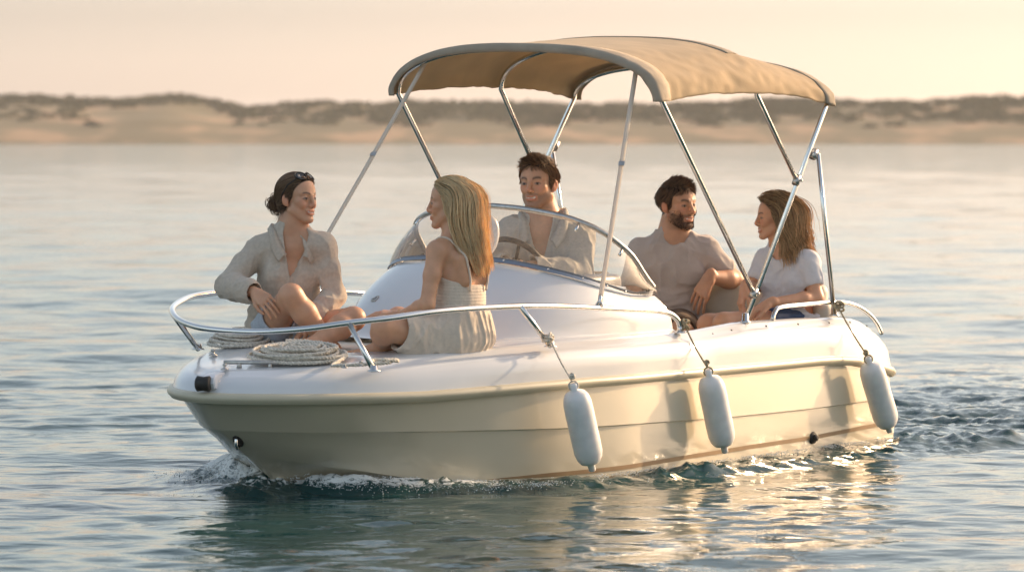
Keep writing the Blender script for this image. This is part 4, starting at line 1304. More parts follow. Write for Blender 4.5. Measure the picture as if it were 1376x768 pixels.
def add_hand(V, wrist, d, n, thumb, size=1.0, curl=0.5, spread=1.0, curls=None, k=0.004, tuck=0.0):
    """wrist point, hand direction d, palm normal n (palm side), thumb direction side"""
    wrist = np.array(wrist, float); d = unit(np.array(d, float)); n = np.array(n, float); n = unit(n - d * (n @ d))
    t = np.array(thumb, float); sdir_ = np.cross(d, n); sdir_ = sdir_ if sdir_ @ t > 0 else -sdir_
    s = size
    offs = [0.0305, 0.0105, -0.0095, -0.0285]
    plen = [0.088, 0.090, 0.086, 0.078]
    seg = [(0.040, 0.025, 0.020), (0.045, 0.028, 0.021), (0.042, 0.026, 0.020), (0.033, 0.020, 0.018)]
    rad = [0.0083, 0.0085, 0.0082, 0.0073]
    V.cap(wrist - d * 0.02 * s, wrist + d * 0.03 * s, 0.024 * s, 0.022 * s, 0.012)
    for i in range(4):
        b = wrist + sdir_ * offs[i] * 0.55 * s + d * 0.015 * s; e_ = wrist + sdir_ * offs[i] * s + d * plen[i] * s
        V.cap(b, e_, 0.0145 * s, 0.0108 * s, 0.012)
        c_ = curl if curls is None else curls[i]
        a = 0.25 * c_; p = e_; dd_ = unit(d + sdir_ * 0.10 * spread * (offs[i] / 0.03))
        for j in range(3):
            a += (0.75, 0.65, 0.45)[j] * c_
            dv = dd_ * math.cos(a) + n * math.sin(a)
            q = p + dv * seg[i][j] * s
            V.cap(p, q, (rad[i] - 0.0006 * j) * s, (rad[i] - 0.0006 * (j + 1)) * s, 0.0025 if j else 0.004)
            p = q
    b = wrist + sdir_ * 0.018 * s + d * 0.018 * s + n * 0.006 * s
    m_ = wrist + sdir_ * (0.043 - 0.026 * tuck) * s + d * 0.052 * s + n * (0.016 + 0.018 * tuck) * s
    V.cap(b, m_, 0.0155 * s, 0.0118 * s, 0.010)
    q = m_ + unit(d * 0.9 + sdir_ * (0.35 - 0.3 * curl) + n * 0.3) * 0.034 * s
    V.cap(m_, q, 0.0112 * s, 0.0095 * s, 0.003)
    q2 = q + unit(d + n * 0.35 - sdir_ * 0.1) * 0.027 * s
    V.cap(q, q2, 0.0098 * s, 0.0078 * s, 0.003)

def add_foot(V, ankle, d, up, size=1.0):
    d = unit(np.array(d, float)); up = np.array(up, float); up = unit(up - d * (up @ d)); sd = np.cross(d, up); a = np.array(ankle, float); s = size
    V.cap(a, a - up * 0.045 * s - d * 0.03 * s, 0.032 * s, 0.030 * s, 0.02)
    V.cap(a - up * 0.012 * s + d * 0.01 * s, a - up * 0.052 * s + d * 0.125 * s, 0.034 * s, 0.020 * s, 0.025)
    V.cap(a - up * 0.052 * s - d * 0.03 * s, a - up * 0.060 * s + d * 0.12 * s + sd * 0.015 * s, 0.026 * s, 0.017 * s, 0.02)
    V.cap(a - up * 0.052 * s - d * 0.01 * s, a - up * 0.060 * s + d * 0.115 * s - sd * 0.022 * s, 0.024 * s, 0.015 * s, 0.02)
    for i, (o_, l_, r_) in enumerate(((0.027, 0.040, 0.0125), (0.009, 0.036, 0.0090), (-0.006, 0.031, 0.0085), (-0.020, 0.025, 0.0080), (-0.032, 0.018, 0.0075))):
        b = a - up * 0.062 * s + d * (0.125 - 0.004 * i) * s + sd * o_ * s
        V.cap(b, b + d * l_ * s - up * 0.004 * s, r_ * s, r_ * 0.9 * s, 0.004)

class Torso:
    """pelvis centre, chest frame from the two shoulders"""
    def __init__(s, pel, shL, shR, fwd, female=True, w=1.0, lean=0.0):
        s.pel = np.array(pel, float); s.L = np.array(shL, float); s.Rr = np.array(shR, float)
        s.mid = (s.L + s.Rr) / 2; s.up = unit(s.mid - s.pel); s.f = unit(np.array(fwd, float) - s.up * (np.array(fwd, float) @ s.up))
        s.r = unit(np.cross(s.f, s.up)); s.M = np.stack([s.r, s.f, s.up]); s.len = np.linalg.norm(s.mid - s.pel); s.fem = female; s.w = w
    def at(s, x, y, t):
        """x to the figure's right, y forward, t along pelvis to shoulders"""
        bow = -0.018 * math.sin(math.pi * min(max(t, 0), 1))
        return s.pel + s.up * (t * s.len) + s.r * x + s.f * (y + bow)
    def add(s, V, grow=0.0, legs=True):
        g = grow; w = s.w
        if s.fem:
            V.ell(s.at(0, -0.01, 0.02), (0.158 * w + g, 0.108 * w + g, 0.105 + g), s.M, 0.05)
            V.ell(s.at(0, 0.0, 0.34), (0.116 * w + g, 0.086 * w + g, 0.13 + g), s.M, 0.06)
            V.ell(s.at(0, 0.0, 0.72), (0.128 * w + g, 0.092 * w + g, 0.14 + g), s.M, 0.05)
            for x in (1, -1): V.ell(s.at(x * 0.066 * w, 0.070 * w, 0.66), (0.054 + g * .7, 0.050 + g * .7, 0.056 + g * .7), s.M, 0.04)
        else:
            V.ell(s.at(0, -0.01, 0.02), (0.158 * w + g, 0.115 * w + g, 0.11 + g), s.M, 0.05)
            V.ell(s.at(0, 0.005, 0.36), (0.140 * w + g, 0.104 * w + g, 0.14 + g), s.M, 0.06)
            V.ell(s.at(0, 0.0, 0.74), (0.160 * w + g, 0.112 * w + g, 0.15 + g), s.M, 0.05)
            for x in (1, -1): V.ell(s.at(x * 0.078 * w, 0.066 * w, 0.78), (0.075 + g * .7, 0.042 + g * .7, 0.055 + g * .7), s.M, 0.04)
        sr = (0.046 if s.fem else 0.056) * w + g
        c = s.mid + s.up * 0.005
        V.cap(s.L * 0.90 + c * 0.10, c, sr, sr * 1.12, 0.05); V.cap(s.Rr * 0.90 + c * 0.10, c, sr, sr * 1.12, 0.05)
def add_neck(V, T, head, g=0.0):
    r = (0.053 if T.fem else 0.064) * head.k
    b = T.mid + T.up * 0.015
    V.cap(head.w(0, -0.022, -0.055), b, r * 0.94 + g, r * 1.08 + g, 0.022)
    V.cap(head.w(0, -0.030, -0.085), T.L * 0.42 + T.mid * 0.58 + T.up * 0.020, r * 0.55 + g, 0.030 + g, 0.045)
    V.cap(head.w(0, -0.030, -0.085), T.Rr * 0.42 + T.mid * 0.58 + T.up * 0.020, r * 0.55 + g, 0.030 + g, 0.045)
    add_trap(V, T, head, g)
def add_trap(V, T, head, g=0.0):
    s = 1.0 if T.fem else 1.22
    for q in (T.L, T.Rr):
        V.cap(head.w(0, -0.034, -0.112), q * 0.55 + T.mid * 0.45 + T.up * 0.012, 0.034 * s + g, 0.036 * s + g, 0.05)
def add_arm(V, sh, el, wr, r=(0.046, 0.036, 0.033, 0.023), g=0.0, k=0.03):
    sh, el, wr = (np.array(q, float) for q in (sh, el, wr))
    m_ = sh * 0.55 + el * 0.45
    V.cap(sh, m_, r[0] + g, (r[0] + r[1]) / 2 + 0.001 + g, k); V.cap(m_, el, (r[0] + r[1]) / 2 + g, r[1] + g, 0.02)
    f1 = el * 0.72 + wr * 0.28
    V.cap(el, f1, r[1] - 0.001 + g, r[2] + 0.003 + g, 0.02); V.cap(f1, wr, r[2] + 0.003 + g, r[3] + g, 0.02)
def add_leg(V, hip, kn, an, r=(0.078, 0.052, 0.046, 0.032), g=0.0, k=0.03):
    hip, kn, an = (np.array(q, float) for q in (hip, kn, an))
    V.cap(hip, kn, r[0] + g, r[1] + g, k)
    c1 = kn * 0.68 + an * 0.32
    V.cap(kn, c1, r[1] - 0.003 + g, r[2] + 0.008 + g, 0.02); V.cap(c1, an, r[2] + 0.008 + g, r[3] + g, 0.02)

def folds(amp, fr=(14, 14, 5), M=None, seed=0.0, low=0.0, pel=None, L=1.0):
    """ridged drape folds; low > 0 adds cross-wise bunching towards the waist"""
    M = np.eye(3) if M is None else M
    fr = np.array(fr)
    def rid(Q):
        r = 1 - np.abs(2 * vnoise(Q) - 1); return r * r
    def f(P, d):
        Qm = P @ M.T
        Q = Qm * fr + seed
        Q = Q + 1.1 * (np.stack([vnoise(Qm * 7 + seed), vnoise(Qm * 7 + 31), vnoise(Qm * 7 + 57)], 1) - 0.5)
        r = rid(Q) * 0.8 + rid(Q * 1.83 + 5) * 0.4
        if low and pel is not None:
            t = ((P - pel) @ M[2]) / L; w = np.clip(1.15 - 1.7 * t, 0, 1)
            sh = Qm.copy(); sh[:, 2] = sh[:, 2] + 0.35 * sh[:, 0]
            Q2 = sh * np.array([6.0, 6.0, 30.0]) + seed + 1.0 * (fbm(Qm * 6 + 3, 2)[:, None] - 0.5)
            r = r * (1 - 0.7 * w) + w * low * (rid(Q2) * 0.9 + rid(Q2 * 1.7 + 9) * 0.4)
        return d - amp * (r - 0.5)
    return f
def cloth(vol, name, material, parent, org, h=0.0048, thick=0.013, cuts=None, fold=None, smooth_it=1, hem=0.0):
    """a shell of cloth: cuts is a Vol of removed regions (neck, cuffs, hem)"""
    def post(P, d):
        if fold is not None: d = fold(P, d)
        d = np.maximum(d, -(d + thick))
        if cuts is not None and cuts.p: d = np.maximum(d, -cuts.d(P))
        return d
    V, F = surface(vol, h, post, 0.02, smooth_it=smooth_it)
    return link(name, np_mesh(name, V - org, F), material, parent)

# ---- hair strands ------------------------------------------------------------------------
def strands_mesh(name, paths, r0, cols, parent, org, material='hair', taper=0.35):
    """paths (n, m, 3) -> thin three-sided tubes"""
    n_, m_, _ = paths.shape
    t = np.gradient(paths, axis=1); t /= np.linalg.norm(t, axis=2, keepdims=True) + 1e-9
    a = np.tile(V3(0.3, 0.5, 0.81), (n_, m_, 1)); x = np.cross(t, a); x /= np.linalg.norm(x, axis=2, keepdims=True) + 1e-9; y = np.cross(t, x)
    rr = np.asarray(r0).reshape(-1, 1) * np.interp(np.linspace(0, 1, m_), [0, 0.6, 1], [1, 0.9, taper])[None]
    rings = np.stack([paths + (x * math.cos(an) + y * math.sin(an)) * rr[..., None] for an in (0, 2.094, 4.189)], 2)
    V = rings.reshape(-1, 3)
    base = (np.arange(n_) * m_ * 3)[:, None, None] + (np.arange(m_ - 1) * 3)[None, :, None]
    k = np.arange(3)[None, None]; k2 = (np.arange(3)[None, None] + 1) % 3
    F = np.stack([base + k, base + k2, base + 3 + k2, base + 3 + k], -1).reshape(-1, 4)
    C = np.repeat(cols, m_ * 3, axis=0) if cols.ndim == 2 else np.repeat(cols.reshape(-1, 3), 3, axis=0)
    return link(name, np_mesh(name, V - org, F, C), material, parent)
def push_out(P, sdf, off):
    d = sdf(P); e_ = 0.004
    m_ = d < off
    if m_.any():
        Q = P[m_]; g = np.stack([sdf(Q + V3(e_, 0, 0)) - sdf(Q - V3(e_, 0, 0)), sdf(Q + V3(0, e_, 0)) - sdf(Q - V3(0, e_, 0)), sdf(Q + V3(0, 0, e_)) - sdf(Q - V3(0, 0, e_))], 1)
        g /= np.linalg.norm(g, axis=1, keepdims=True) + 1e-9
        P[m_] = Q + g * (np.broadcast_to(off, d.shape)[m_] - d[m_])[:, None]
    return P
def groom(head, sdf, n, length, comb, seed, step=0.012, layers=(0.003, 0.02), lift=0.3, mask=None, noise_=0.15, clump=0, clump_pow=1.6, clump_w=0.6, zmin=-0.05):
    r_ = np.random.default_rng(seed)
    D = r_.normal(size=(n * 6, 3)); D /= np.linalg.norm(D, axis=1, keepdims=True)
    Lp = V3(0, -0.014, 0.034) + D * V3(0.074, 0.094, 0.080)
    m_ = (head.hairline(Lp) > 0.0) & (Lp[:, 2] > zmin)
    if mask is not None: m_ &= mask(Lp)
    Lp = Lp[m_][:n]; D = D[m_][:n]; n = len(Lp)
    P = head.c + (Lp * head.k) @ head.R.T; Nn = D @ head.R.T
    off = r_.uniform(layers[0], layers[1], n)
    ln = length(Lp, r_) if callable(length) else np.full(n, length) * r_.uniform(0.8, 1.05, n)
    ns = int(math.ceil(ln.max() / step))
    dirv = Nn * lift + comb(P, head.loc(P), Nn, 0.0)
    dirv /= np.linalg.norm(dirv, axis=1, keepdims=True)
    path = [P.copy()]
    sc_ = (ln / (ns * step))[:, None]
    wob = r_.normal(size=(n, 3)) * noise_
    for i in range(ns):
        c_ = comb(P, head.loc(P), Nn, (i + 1) / ns)
        c_ /= np.linalg.norm(c_, axis=1, keepdims=True) + 1e-9
        dirv = dirv * 0.55 + c_ * 0.45 + wob * 0.25 + r_.normal(size=(n, 3)) * noise_ * 0.3
        dirv /= np.linalg.norm(dirv, axis=1, keepdims=True)
        P = P + dirv * step * sc_
        P = push_out(P.copy(), sdf, off)
        path.append(P.copy())
    A = np.stack(path, 1)
    if clump:
        g = r_.choice(n, clump, replace=False); root = A[:, 0]
        dist_ = ((root[:, None] - root[g][None]) ** 2).sum(2); own = g[dist_.argmin(1)]
        tt = np.linspace(0, 1, A.shape[1])[None, :, None] ** clump_pow * clump_w
        A = A * (1 - tt) + A[own] * tt
    return A, Lp, r_
# ------------------------------------------------------------------ the five people aboard
SKIN = np.array([0.61, 0.325, 0.195])
def person(label, org):
    r = empty('person', org)
    tag(r, label, 'person', 'people riding in the boat'); return r
def body_mesh(V, heads, skin, hairc, parent, org, h=0.0036, extra=None):
    P, F = surface(V, h, None, 0.01, smooth_it=1)
    C = np.tile(skin, (len(P), 1)) * (0.93 + 0.14 * vnoise(P * 18))[:, None]
    for hd in heads: C = hd.color(P, skin, np.array(hairc), C)
    if extra is not None: C = extra(P, C)
    return link('body', np_mesh('body', P - org, F, C), 'skin', parent)
A3 = lambda px, py, Y: np.array(at(px, py, Y)[:])
def colvar(r_, n, base, tips, amount=0.35):
    k = r_.uniform(1 - amount, 1 + amount, (n, 1)); m_ = r_.random((n, 1)) ** 1.5
    return (np.array(base) * (1 - m_) + np.array(tips) * m_) * k

# 1 ---- woman in the linen shirt, forward, one knee up, arm on the rail
def shirt_woman():
    Y = 18.95; org = A3(378, 440, Y); ov = Vector(org)
    root = person('dark-haired woman in a taupe linen shirt, sitting on the bow with one knee up', ov)
    hairc = (0.055, 0.030, 0.018)
    H = Head(A3(400, 267, Y - 0.02), (0.80, -0.60, 0.02), 1.0, up=(0.06, 0, 1), smile=1.0, brow=(0.05, 0.028, 0.018))
    pel = A3(382, 440, Y + 0.05); shR = A3(347, 333, Y + 0.02); shL = A3(437, 331, Y - 0.02)
    T = Torso(pel, shL, shR, (0.25, -1, 0.1), True, 1.0)
    elR = A3(306, 384, Y - 0.10); wrR = A3(343, 393, Y - 0.25)
    elL = A3(449, 398, Y - 0.05); wrL = A3(414, 436, Y - 0.17)
    hipR = A3(362, 446, Y + 0.02); knR = A3(391, 397, Y - 0.33); anR = A3(447, 469, Y - 0.24)
    hipL = A3(404, 446, Y + 0.02); knL = A3(475, 428, Y - 0.24); anL = A3(420, 463, Y - 0.40)
    V = Vol(); T.add(V); H.add(V); add_neck(V, T, H)
    add_arm(V, shR, elR, wrR, (0.042, 0.035, 0.032, 0.022)); add_arm(V, shL, elL, wrL, (0.042, 0.035, 0.032, 0.022))
    add_leg(V, hipR, knR, anR, (0.080, 0.054, 0.047, 0.033)); add_leg(V, hipL, knL, anL, (0.080, 0.054, 0.047, 0.033))
    add_hand(V, wrR, A3(362, 407, Y - 0.33) - wrR, (0.25, 0.55, -0.6), (0.3, -0.8, -0.5), 0.96, curl=0.55)
    add_hand(V, wrL, A3(398, 455, Y - 0.20) - wrL, (0, -0.2, -1), (0.2, -1, 0), 0.96, curl=0.5)
    add_foot(V, anR, (0.80, -0.55, -0.12), (0.1, 0.1, 1), 0.95); add_foot(V, anL, (-1, -0.25, -0.02), (0, -0.5, 1), 0.95)
    body_mesh(V, [H], SKIN * 1.02, hairc, root, org)
    # shirt
    S = Vol(); T.add(S, 0.014); add_trap(S, T, H, 0.010)
    S.ell(T.at(0, 0.02, 0.05), (0.168, 0.118, 0.11), T.M, 0.04); S.ell(T.at(0, 0.02, 0.32), (0.150, 0.112, 0.15), T.M, 0.05)
    add_arm(S, shR, elR, wrR, (0.048, 0.054, 0.054, 0.050), k=0.03); add_arm(S, shL, elL, wrL, (0.048, 0.050, 0.050, 0.050), k=0.03)
    b = T.mid + T.up * 0.02; S.cap(b + T.r * 0.05, b - T.r * 0.05, 0.040, 0.040, 0.03)
    C = Vol()
    C.cap(H.w(0, -0.02, -0.06), T.mid + T.up * 0.022 + T.f * 0.015, 0.052, 0.062, 0.01)
    C.cap(T.at(0, 0.07, 1.20), T.at(0.004, 0.135, 0.55), 0.060, 0.004, 0.004)
    fR = unit(wrR - elR); C.cap(elR + fR * 0.185, wrR + fR * 0.10, 0.085, 0.085, 0.004)
    fL = unit(wrL - elL); C.cap(elL + fL * 0.185, wrL + fL * 0.12, 0.085, 0.085, 0.004)
    C.cap(T.at(0, 0, -0.42), T.at(0, 0, -0.75), 0.17, 0.3, 0.01)
    cloth(S, 'shirt', 'linen_taupe', root, org, cuts=C, fold=folds(0.010, (17, 17, 7), T.M, 3.0, 1.1, T.pel, T.len), h=0.0044)
    # rolled cuffs and collar
    for el, wr_, t_ in ((elR, wrR, 0.125), (elL, wrL, 0.125)):
        f_ = unit(wr_ - el); K = Vol(); K.cap(el + f_ * t_, el + f_ * (t_ + 0.034), 0.059, 0.057, 0.002)
        KC = Vol(); KC.cap(el + f_ * 0.0, wr_ + f_ * 0.05, 0.041, 0.041, 0.002)
        cloth(K, 'rolled_cuff', 'linen_taupe', root, org, cuts=KC, fold=folds(0.005, (30, 30, 30), None, 1.0), thick=0.03, h=0.004)
    for sg in (1, -1):
        mb = MB(); G = []
        # collar leaf: from the back of the neck round to a point on the chest
        pts_in = [T.at(0, -0.045, 1.16), T.at(sg * 0.045, -0.030, 1.15), T.at(sg * 0.062, 0.015, 1.11), T.at(sg * 0.052, 0.062, 1.03), T.at(sg * 0.036, 0.092, 0.95)]
        pts_out = [T.at(0, -0.066, 1.08), T.at(sg * 0.060, -0.050, 1.07), T.at(sg * 0.090, 0.015, 1.02), T.at(sg * 0.092, 0.070, 0.93), T.at(sg * 0.075, 0.112, 0.86)]
        pi, po = smooth_path(pts_in, 5), smooth_path(pts_out, 5)
        pi = [Vector(p) for p in push_out(np.array([q[:] for q in pi]), S.d, 0.010)]; po = [Vector(p) for p in push_out(np.array([q[:] for q in po]), S.d, 0.012)]
        for a_, b_ in zip(pi, po):
            m1 = a_.lerp(b_, 0.35) + Vector(T.up) * 0.010 + (a_.lerp(b_, 0.35) - Vector(T.mid)).normalized() * 0.012
            G.append([a_ - ov, m1 - ov, a_.lerp(b_, 0.75) + (b_ - Vector(T.mid)).normalized() * 0.008 - ov, b_ - ov])
        mb.grid(G); mb.build('collar', 'linen_taupe', root, solid=0.005)
    S_d = Vol(); T.add(S_d, 0.022)
    def on_cloth(x, t, off=0.004):
        p = np.array(T.at(x, 0.20, t)); d_ = -T.f
        for _ in range(30):
            dd_ = S.d(p[None])[0]
            if dd_ < off: break
            p = p + d_ * max(dd_ * 0.7, 0.001)
        return Vector(p - org)
    for t_ in (0.46, 0.30, 0.14):
        mb = MB(); q_ = on_cloth(0.004, t_, 0.006); mb.lathe([(0, 0), (0.0055, 0), (0.0055, 0.002), (0, 0.0022)], q_, T.f, 12); mb.build('button', 'plastic_white', root)
    # pale shorts
    S = Vol(); S.ell(T.at(0, -0.01, 0.0), (0.172, 0.122, 0.10), T.M, 0.04)
    S.cap(hipR, hipR * 0.62 + knR * 0.38, 0.096, 0.086, 0.03); S.cap(hipL, hipL * 0.7 + knL * 0.3, 0.096, 0.086, 0.03)
    C = Vol(); d_ = unit(knR - hipR); C.cap(hipR * 0.60 + knR * 0.40 + d_ * 0.09, knR, 0.105, 0.1, 0.003); d_ = unit(knL - hipL); C.cap(hipL * 0.66 + knL * 0.34 + d_ * 0.09, knL, 0.105, 0.1, 0.003)
    cloth(S, 'shorts', 'denim_pale', root, org, cuts=C, fold=folds(0.006, (16, 16, 16), None, 8.0), h=0.005)
    # hair combed back into a bun
    bun = H.w(0.004, -0.122, -0.022)
    sdfv = Vol(); H.ell(sdfv, (0, -0.014, 0.034), (0.073, 0.093, 0.079), 0.02); H.ell(sdfv, (0, 0.028, 0.034), (0.061, 0.053, 0.059), 0.02); H.ell(sdfv, (0, -0.02, -0.01), (0.062, 0.078, 0.07), 0.02)
    def comb(P, L, Nn, t): 
        d_ = bun - P; return unit_rows(d_) + 0.0
    A, Lp, r_ = groom(H, sdfv.d, 2600, lambda L, r: np.linalg.norm((L - V3(0.004, -0.122, -0.022)), axis=1) * 1.18 + 0.01, comb, 4, step=0.011, layers=(0.002, 0.011), lift=0.35, noise_=0.10, clump=220, clump_w=0.35)
    strands_mesh('hair', A, r_.uniform(0.0011, 0.0017, len(A)), colvar(r_, len(A), (0.135, 0.074, 0.042), (0.34, 0.20, 0.11)), root, org, taper=0.6)
    n_ = 420; m_ = 26; r2 = np.random.default_rng(8)
    th0 = r2.uniform(0, 6.28, n_); inc = r2.uniform(0.0, 3.14, n_); rad = r2.uniform(0.012, 0.033, n_)
    tt = np.linspace(0, 1, m_)[None] * r2.uniform(2.0, 4.5, n_)[:, None] + th0[:, None]
    axx = r2.normal(size=(n_, 3)) * 0.5 + np.tile(H.R[:, 1], (n_, 1)); axx /= np.linalg.norm(axx, axis=1, keepdims=True)
    e1 = np.cross(axx, V3(0.2, 0.3, 0.93)); e1 /= np.linalg.norm(e1, axis=1, keepdims=True); e2 = np.cross(axx, e1)
    offs = (r2.normal(size=(n_, 3)) * 0.011)
    B_ = bun + offs[:, None] + rad[:, None, None] * (np.cos(tt)[..., None] * e1[:, None] + np.sin(tt)[..., None] * e2[:, None]) + axx[:, None] * (r2.uniform(-0.012, 0.012, (n_, 1, 1)))
    strands_mesh('hair_bun', B_, r2.uniform(0.0012, 0.0018, n_), colvar(r2, n_, (0.135, 0.074, 0.042), (0.34, 0.20, 0.11)), root, org)
    # loose wisps under the bun
    A2, _, r3 = groom(H, sdfv.d, 60, 0.07, lambda P, L, Nn, t: np.tile(V3(-0.25, 0.1, -1), (len(P), 1)), 14, layers=(0.004, 0.012), mask=lambda L: (L[:, 2] < -0.02), noise_=0.35)
    strands_mesh('hair_wisp', A2, np.full(len(A2), 0.0010), colvar(r3, len(A2), (0.06, 0.033, 0.02), (0.15, 0.09, 0.05)), root, org)
    # sunglasses pushed up on the hair
    sg_ = empty('sunglasses', Vector(H.w(0, 0.03, 0.115) - org), root); so = H.w(0, 0.03, 0.115)
    Lr = lambda x, y, z: Vector(H.w(x, y, z) - so)
    for x in (1, -1):
        mb = MB(); ring = [Lr(x * 0.034 + 0.027 * math.cos(a), 0.052 + 0.018 * math.sin(a) - 0.25 * abs(x * 0.034 + 0.027 * math.cos(a)), 0.108 + 0.0 - 0.016 * math.sin(a) - 0.35 * abs(x * 0.034 + 0.027 * math.cos(a)) ** 1.2 * 0.8) for a in np.linspace(0, 2 * math.pi, 28, endpoint=False)]
        cen_ = sum(ring, Vector()) / len(ring)
        mb.tube(ring, 0.0028, 8, closed=True); mb.build('lens_frame', 'rubber_black', sg_)
        mb = MB(); mb.grid([[cen_ + (p - cen_) * s_ + Vector(H.R[:, 2]) * 0.002 * (1 - s_) for p in ring] for s_ in (0.02, 0.6, 0.97)], close_v=True); mb.build('lens', 'lens_dark', sg_, solid=0.0015)
        mb = MB(); mb.tube([Lr(x * 0.060, 0.040, 0.088), Lr(x * 0.082, 0.008, 0.060), Lr(x * 0.085, -0.020, 0.020), Lr(x * 0.080, -0.030, 0.0)], 0.0024, 8); mb.build('temple_arm', 'rubber_black', sg_)
    mb = MB(); mb.tube([Lr(-0.010, 0.050, 0.112), Lr(0, 0.050, 0.116), Lr(0.010, 0.050, 0.112)], 0.0024, 8); mb.build('bridge', 'rubber_black', sg_)
def unit_rows(a): return a / (np.linalg.norm(a, axis=1, keepdims=True) + 1e-9)

# 2 ---- blonde woman in the strappy dress, back to us
def blonde_woman():
    Y = 18.63; org = A3(610, 455, Y); ov = Vector(org)
    root = person('woman with long blonde hair in a beige strappy dress, sitting with her back turned', ov)
    hairc = (0.33, 0.20, 0.09)
    f = V3(-0.80, 0.58, 0.02)
    H = Head(A3(605, 273, Y), (-0.985, 0.17, 0.0), 1.02, smile=0.3, brow=(0.16, 0.09, 0.05))
    pel = A3(612, 448, Y + 0.02); shL = A3(586, 337, Y - 0.105); shR = A3(645, 338, Y + 0.125)
    T = Torso(pel, shL, shR, f, True, 1.0)
    elL = A3(574, 409, Y - 0.16); wrL = A3(538, 424, Y - 0.02)
    elR = A3(636, 405, Y + 0.20); wrR = A3(560, 418, Y + 0.22)
    hipL = A3(596, 456, Y - 0.07); knL = A3(515, 440, Y - 0.24); anL = A3(514, 463, Y - 0.10)
    hipR = A3(612, 456, Y + 0.09); knR = A3(535, 428, Y + 0.32); anR = A3(520, 462, Y + 0.0)
    V = Vol(); T.add(V); H.add(V); add_neck(V, T, H)
    for x in (1, -1): V.cap(T.at(x * 0.085, -0.075, 0.92), T.at(x * 0.07, -0.080, 0.66), 0.030, 0.022, 0.035)    # shoulder blades
    V.cap(T.at(0, -0.112, 0.96), T.at(0, -0.110, 0.45), 0.010, 0.010, 0.02, sub=True)
    add_arm(V, shL, elL, wrL, (0.041, 0.033, 0.030, 0.021)); add_arm(V, shR, elR, wrR, (0.041, 0.033, 0.030, 0.021))
    add_leg(V, hipL, knL, anL, (0.080, 0.053, 0.046, 0.032)); add_leg(V, hipR, knR, anR, (0.080, 0.053, 0.046, 0.032))
    add_hand(V, wrL, V3(-0.9, 0.15, 0.12), (0.1, 0.2, -1), (0, 1, 0.3), 0.94, curl=0.35)
    add_hand(V, wrR, V3(-0.9, -0.5, 0.0), (0.1, 0, -1), (0, -1, 0.3), 0.94, curl=0.4)
    add_foot(V, anL, (-0.95, -0.30, -0.02), (0.0, -0.6, 0.8), 0.90); add_foot(V, anR, (-0.85, -0.6, -0.05), (0, -0.3, 1), 0.92)
    body_mesh(V, [H], SKIN * np.array([1.05, 1.04, 1.02]), hairc, root, org)
    # dress: bodice from mid back down, gathered skirt over the thighs
    S = Vol(); T.add(S, 0.009)
    S.ell(T.at(0, 0.0, 0.40), (0.124, 0.098, 0.13), T.M, 0.04)
    C = Vol()
    C.p.append(('p', T.at(0, -0.11, 0.60), unit(T.up - T.f * 0.30), 0, 0, 0.002, False))      # bare above the bodice
    C.cap(T.at(0, 0, -0.1), T.at(0, 0, -0.9), 0.17, 0.3, 0.01)
    sm = lambda P, d: d - 0.0009 * np.sin(((P - T.pel) @ T.up) * 2 * math.pi / 0.014) - 0.0022 * (vnoise((P @ T.M.T) * np.array([75, 75, 16])) - 0.5)
    cloth(S, 'bodice', 'linen_dress', root, org, cuts=C, fold=sm, h=0.0036, thick=0.012, smooth_it=0)
    S = Vol()
    S.ell(T.at(0, -0.015, 0.10), (0.168, 0.130, 0.125), T.M, 0.05); S.ell(T.at(0, -0.012, -0.06), (0.188, 0.150, 0.085), T.M, 0.05); S.ell(T.at(0, 0, 0.26), (0.135, 0.106, 0.10), T.M, 0.05)
    S.cap(hipL, hipL * 0.30 + knL * 0.70, 0.108, 0.078, 0.05); S.cap(hipR, hipR * 0.30 + knR * 0.70, 0.108, 0.078, 0.05)
    S.cap(hipL + V3(-0.04, -0.02, -0.045), hipL * 0.45 + knL * 0.55 + V3(0.0, 0, -0.05), 0.070, 0.060, 0.05)
    S.cap(hipR * 0.5 + hipL * 0.5, (knL + knR) / 2 * 0.6 + (hipR + hipL) / 2 * 0.4, 0.075, 0.07, 0.06)
    C = Vol()
    e_ = hipL * 0.30 + knL * 0.70; C.cap(e_ + unit(knL - hipL) * 0.075, knL + unit(knL - hipL) * 0.1, 0.098, 0.11, 0.004)
    e_ = hipR * 0.30 + knR * 0.70; C.cap(e_ + unit(knR - hipR) * 0.075, knR + unit(knR - hipR) * 0.1, 0.098, 0.11, 0.004)
    C.cap(T.at(0, 0, 0.52), T.at(0, 0, 0.8), 0.12, 0.25, 0.003)
    gather = folds(0.011, (26, 26, 3.0), T.M, 2.0)
    cloth(S, 'skirt', 'linen_dress', root, org, cuts=C, fold=gather, h=0.0046, thick=0.014)
    mb = MB()
    for x in (1, -1):
        pts = [T.at(x * 0.060, -0.100, 0.54), T.at(x * 0.066, -0.104, 0.70), T.at(x * 0.080, -0.108, 0.85), T.at(x * 0.094, -0.082, 1.02), T.at(x * 0.100, -0.030, 1.13), T.at(x * 0.098, 0.030, 1.10), T.at(x * 0.085, 0.085, 0.95), T.at(x * 0.075, 0.112, 0.80)]
        sp_ = [np.array(p[:]) for p in smooth_path(pts, 6)]
        sp_ = push_out(np.array(sp_), V.d, 0.004)
        mb = MB(); mb.tube([Vector(p - org) for p in sp_], 0.0052, 8); mb.build('shoulder_strap', 'linen_dress', root)
    # long straight hair
    sv = Vol(); H.ell(sv, (0, -0.014, 0.034), (0.073, 0.093, 0.079), 0.02); H.ell(sv, (0, 0.028, 0.034), (0.061, 0.053, 0.059), 0.02); H.ell(sv, (0, 0.0, -0.03), (0.060, 0.070, 0.07), 0.02)
    H.ell(sv, (0.072, -0.010, -0.006), (0.006, 0.016, 0.028), 0.005); H.ell(sv, (-0.072, -0.010, -0.006), (0.006, 0.016, 0.028), 0.005)
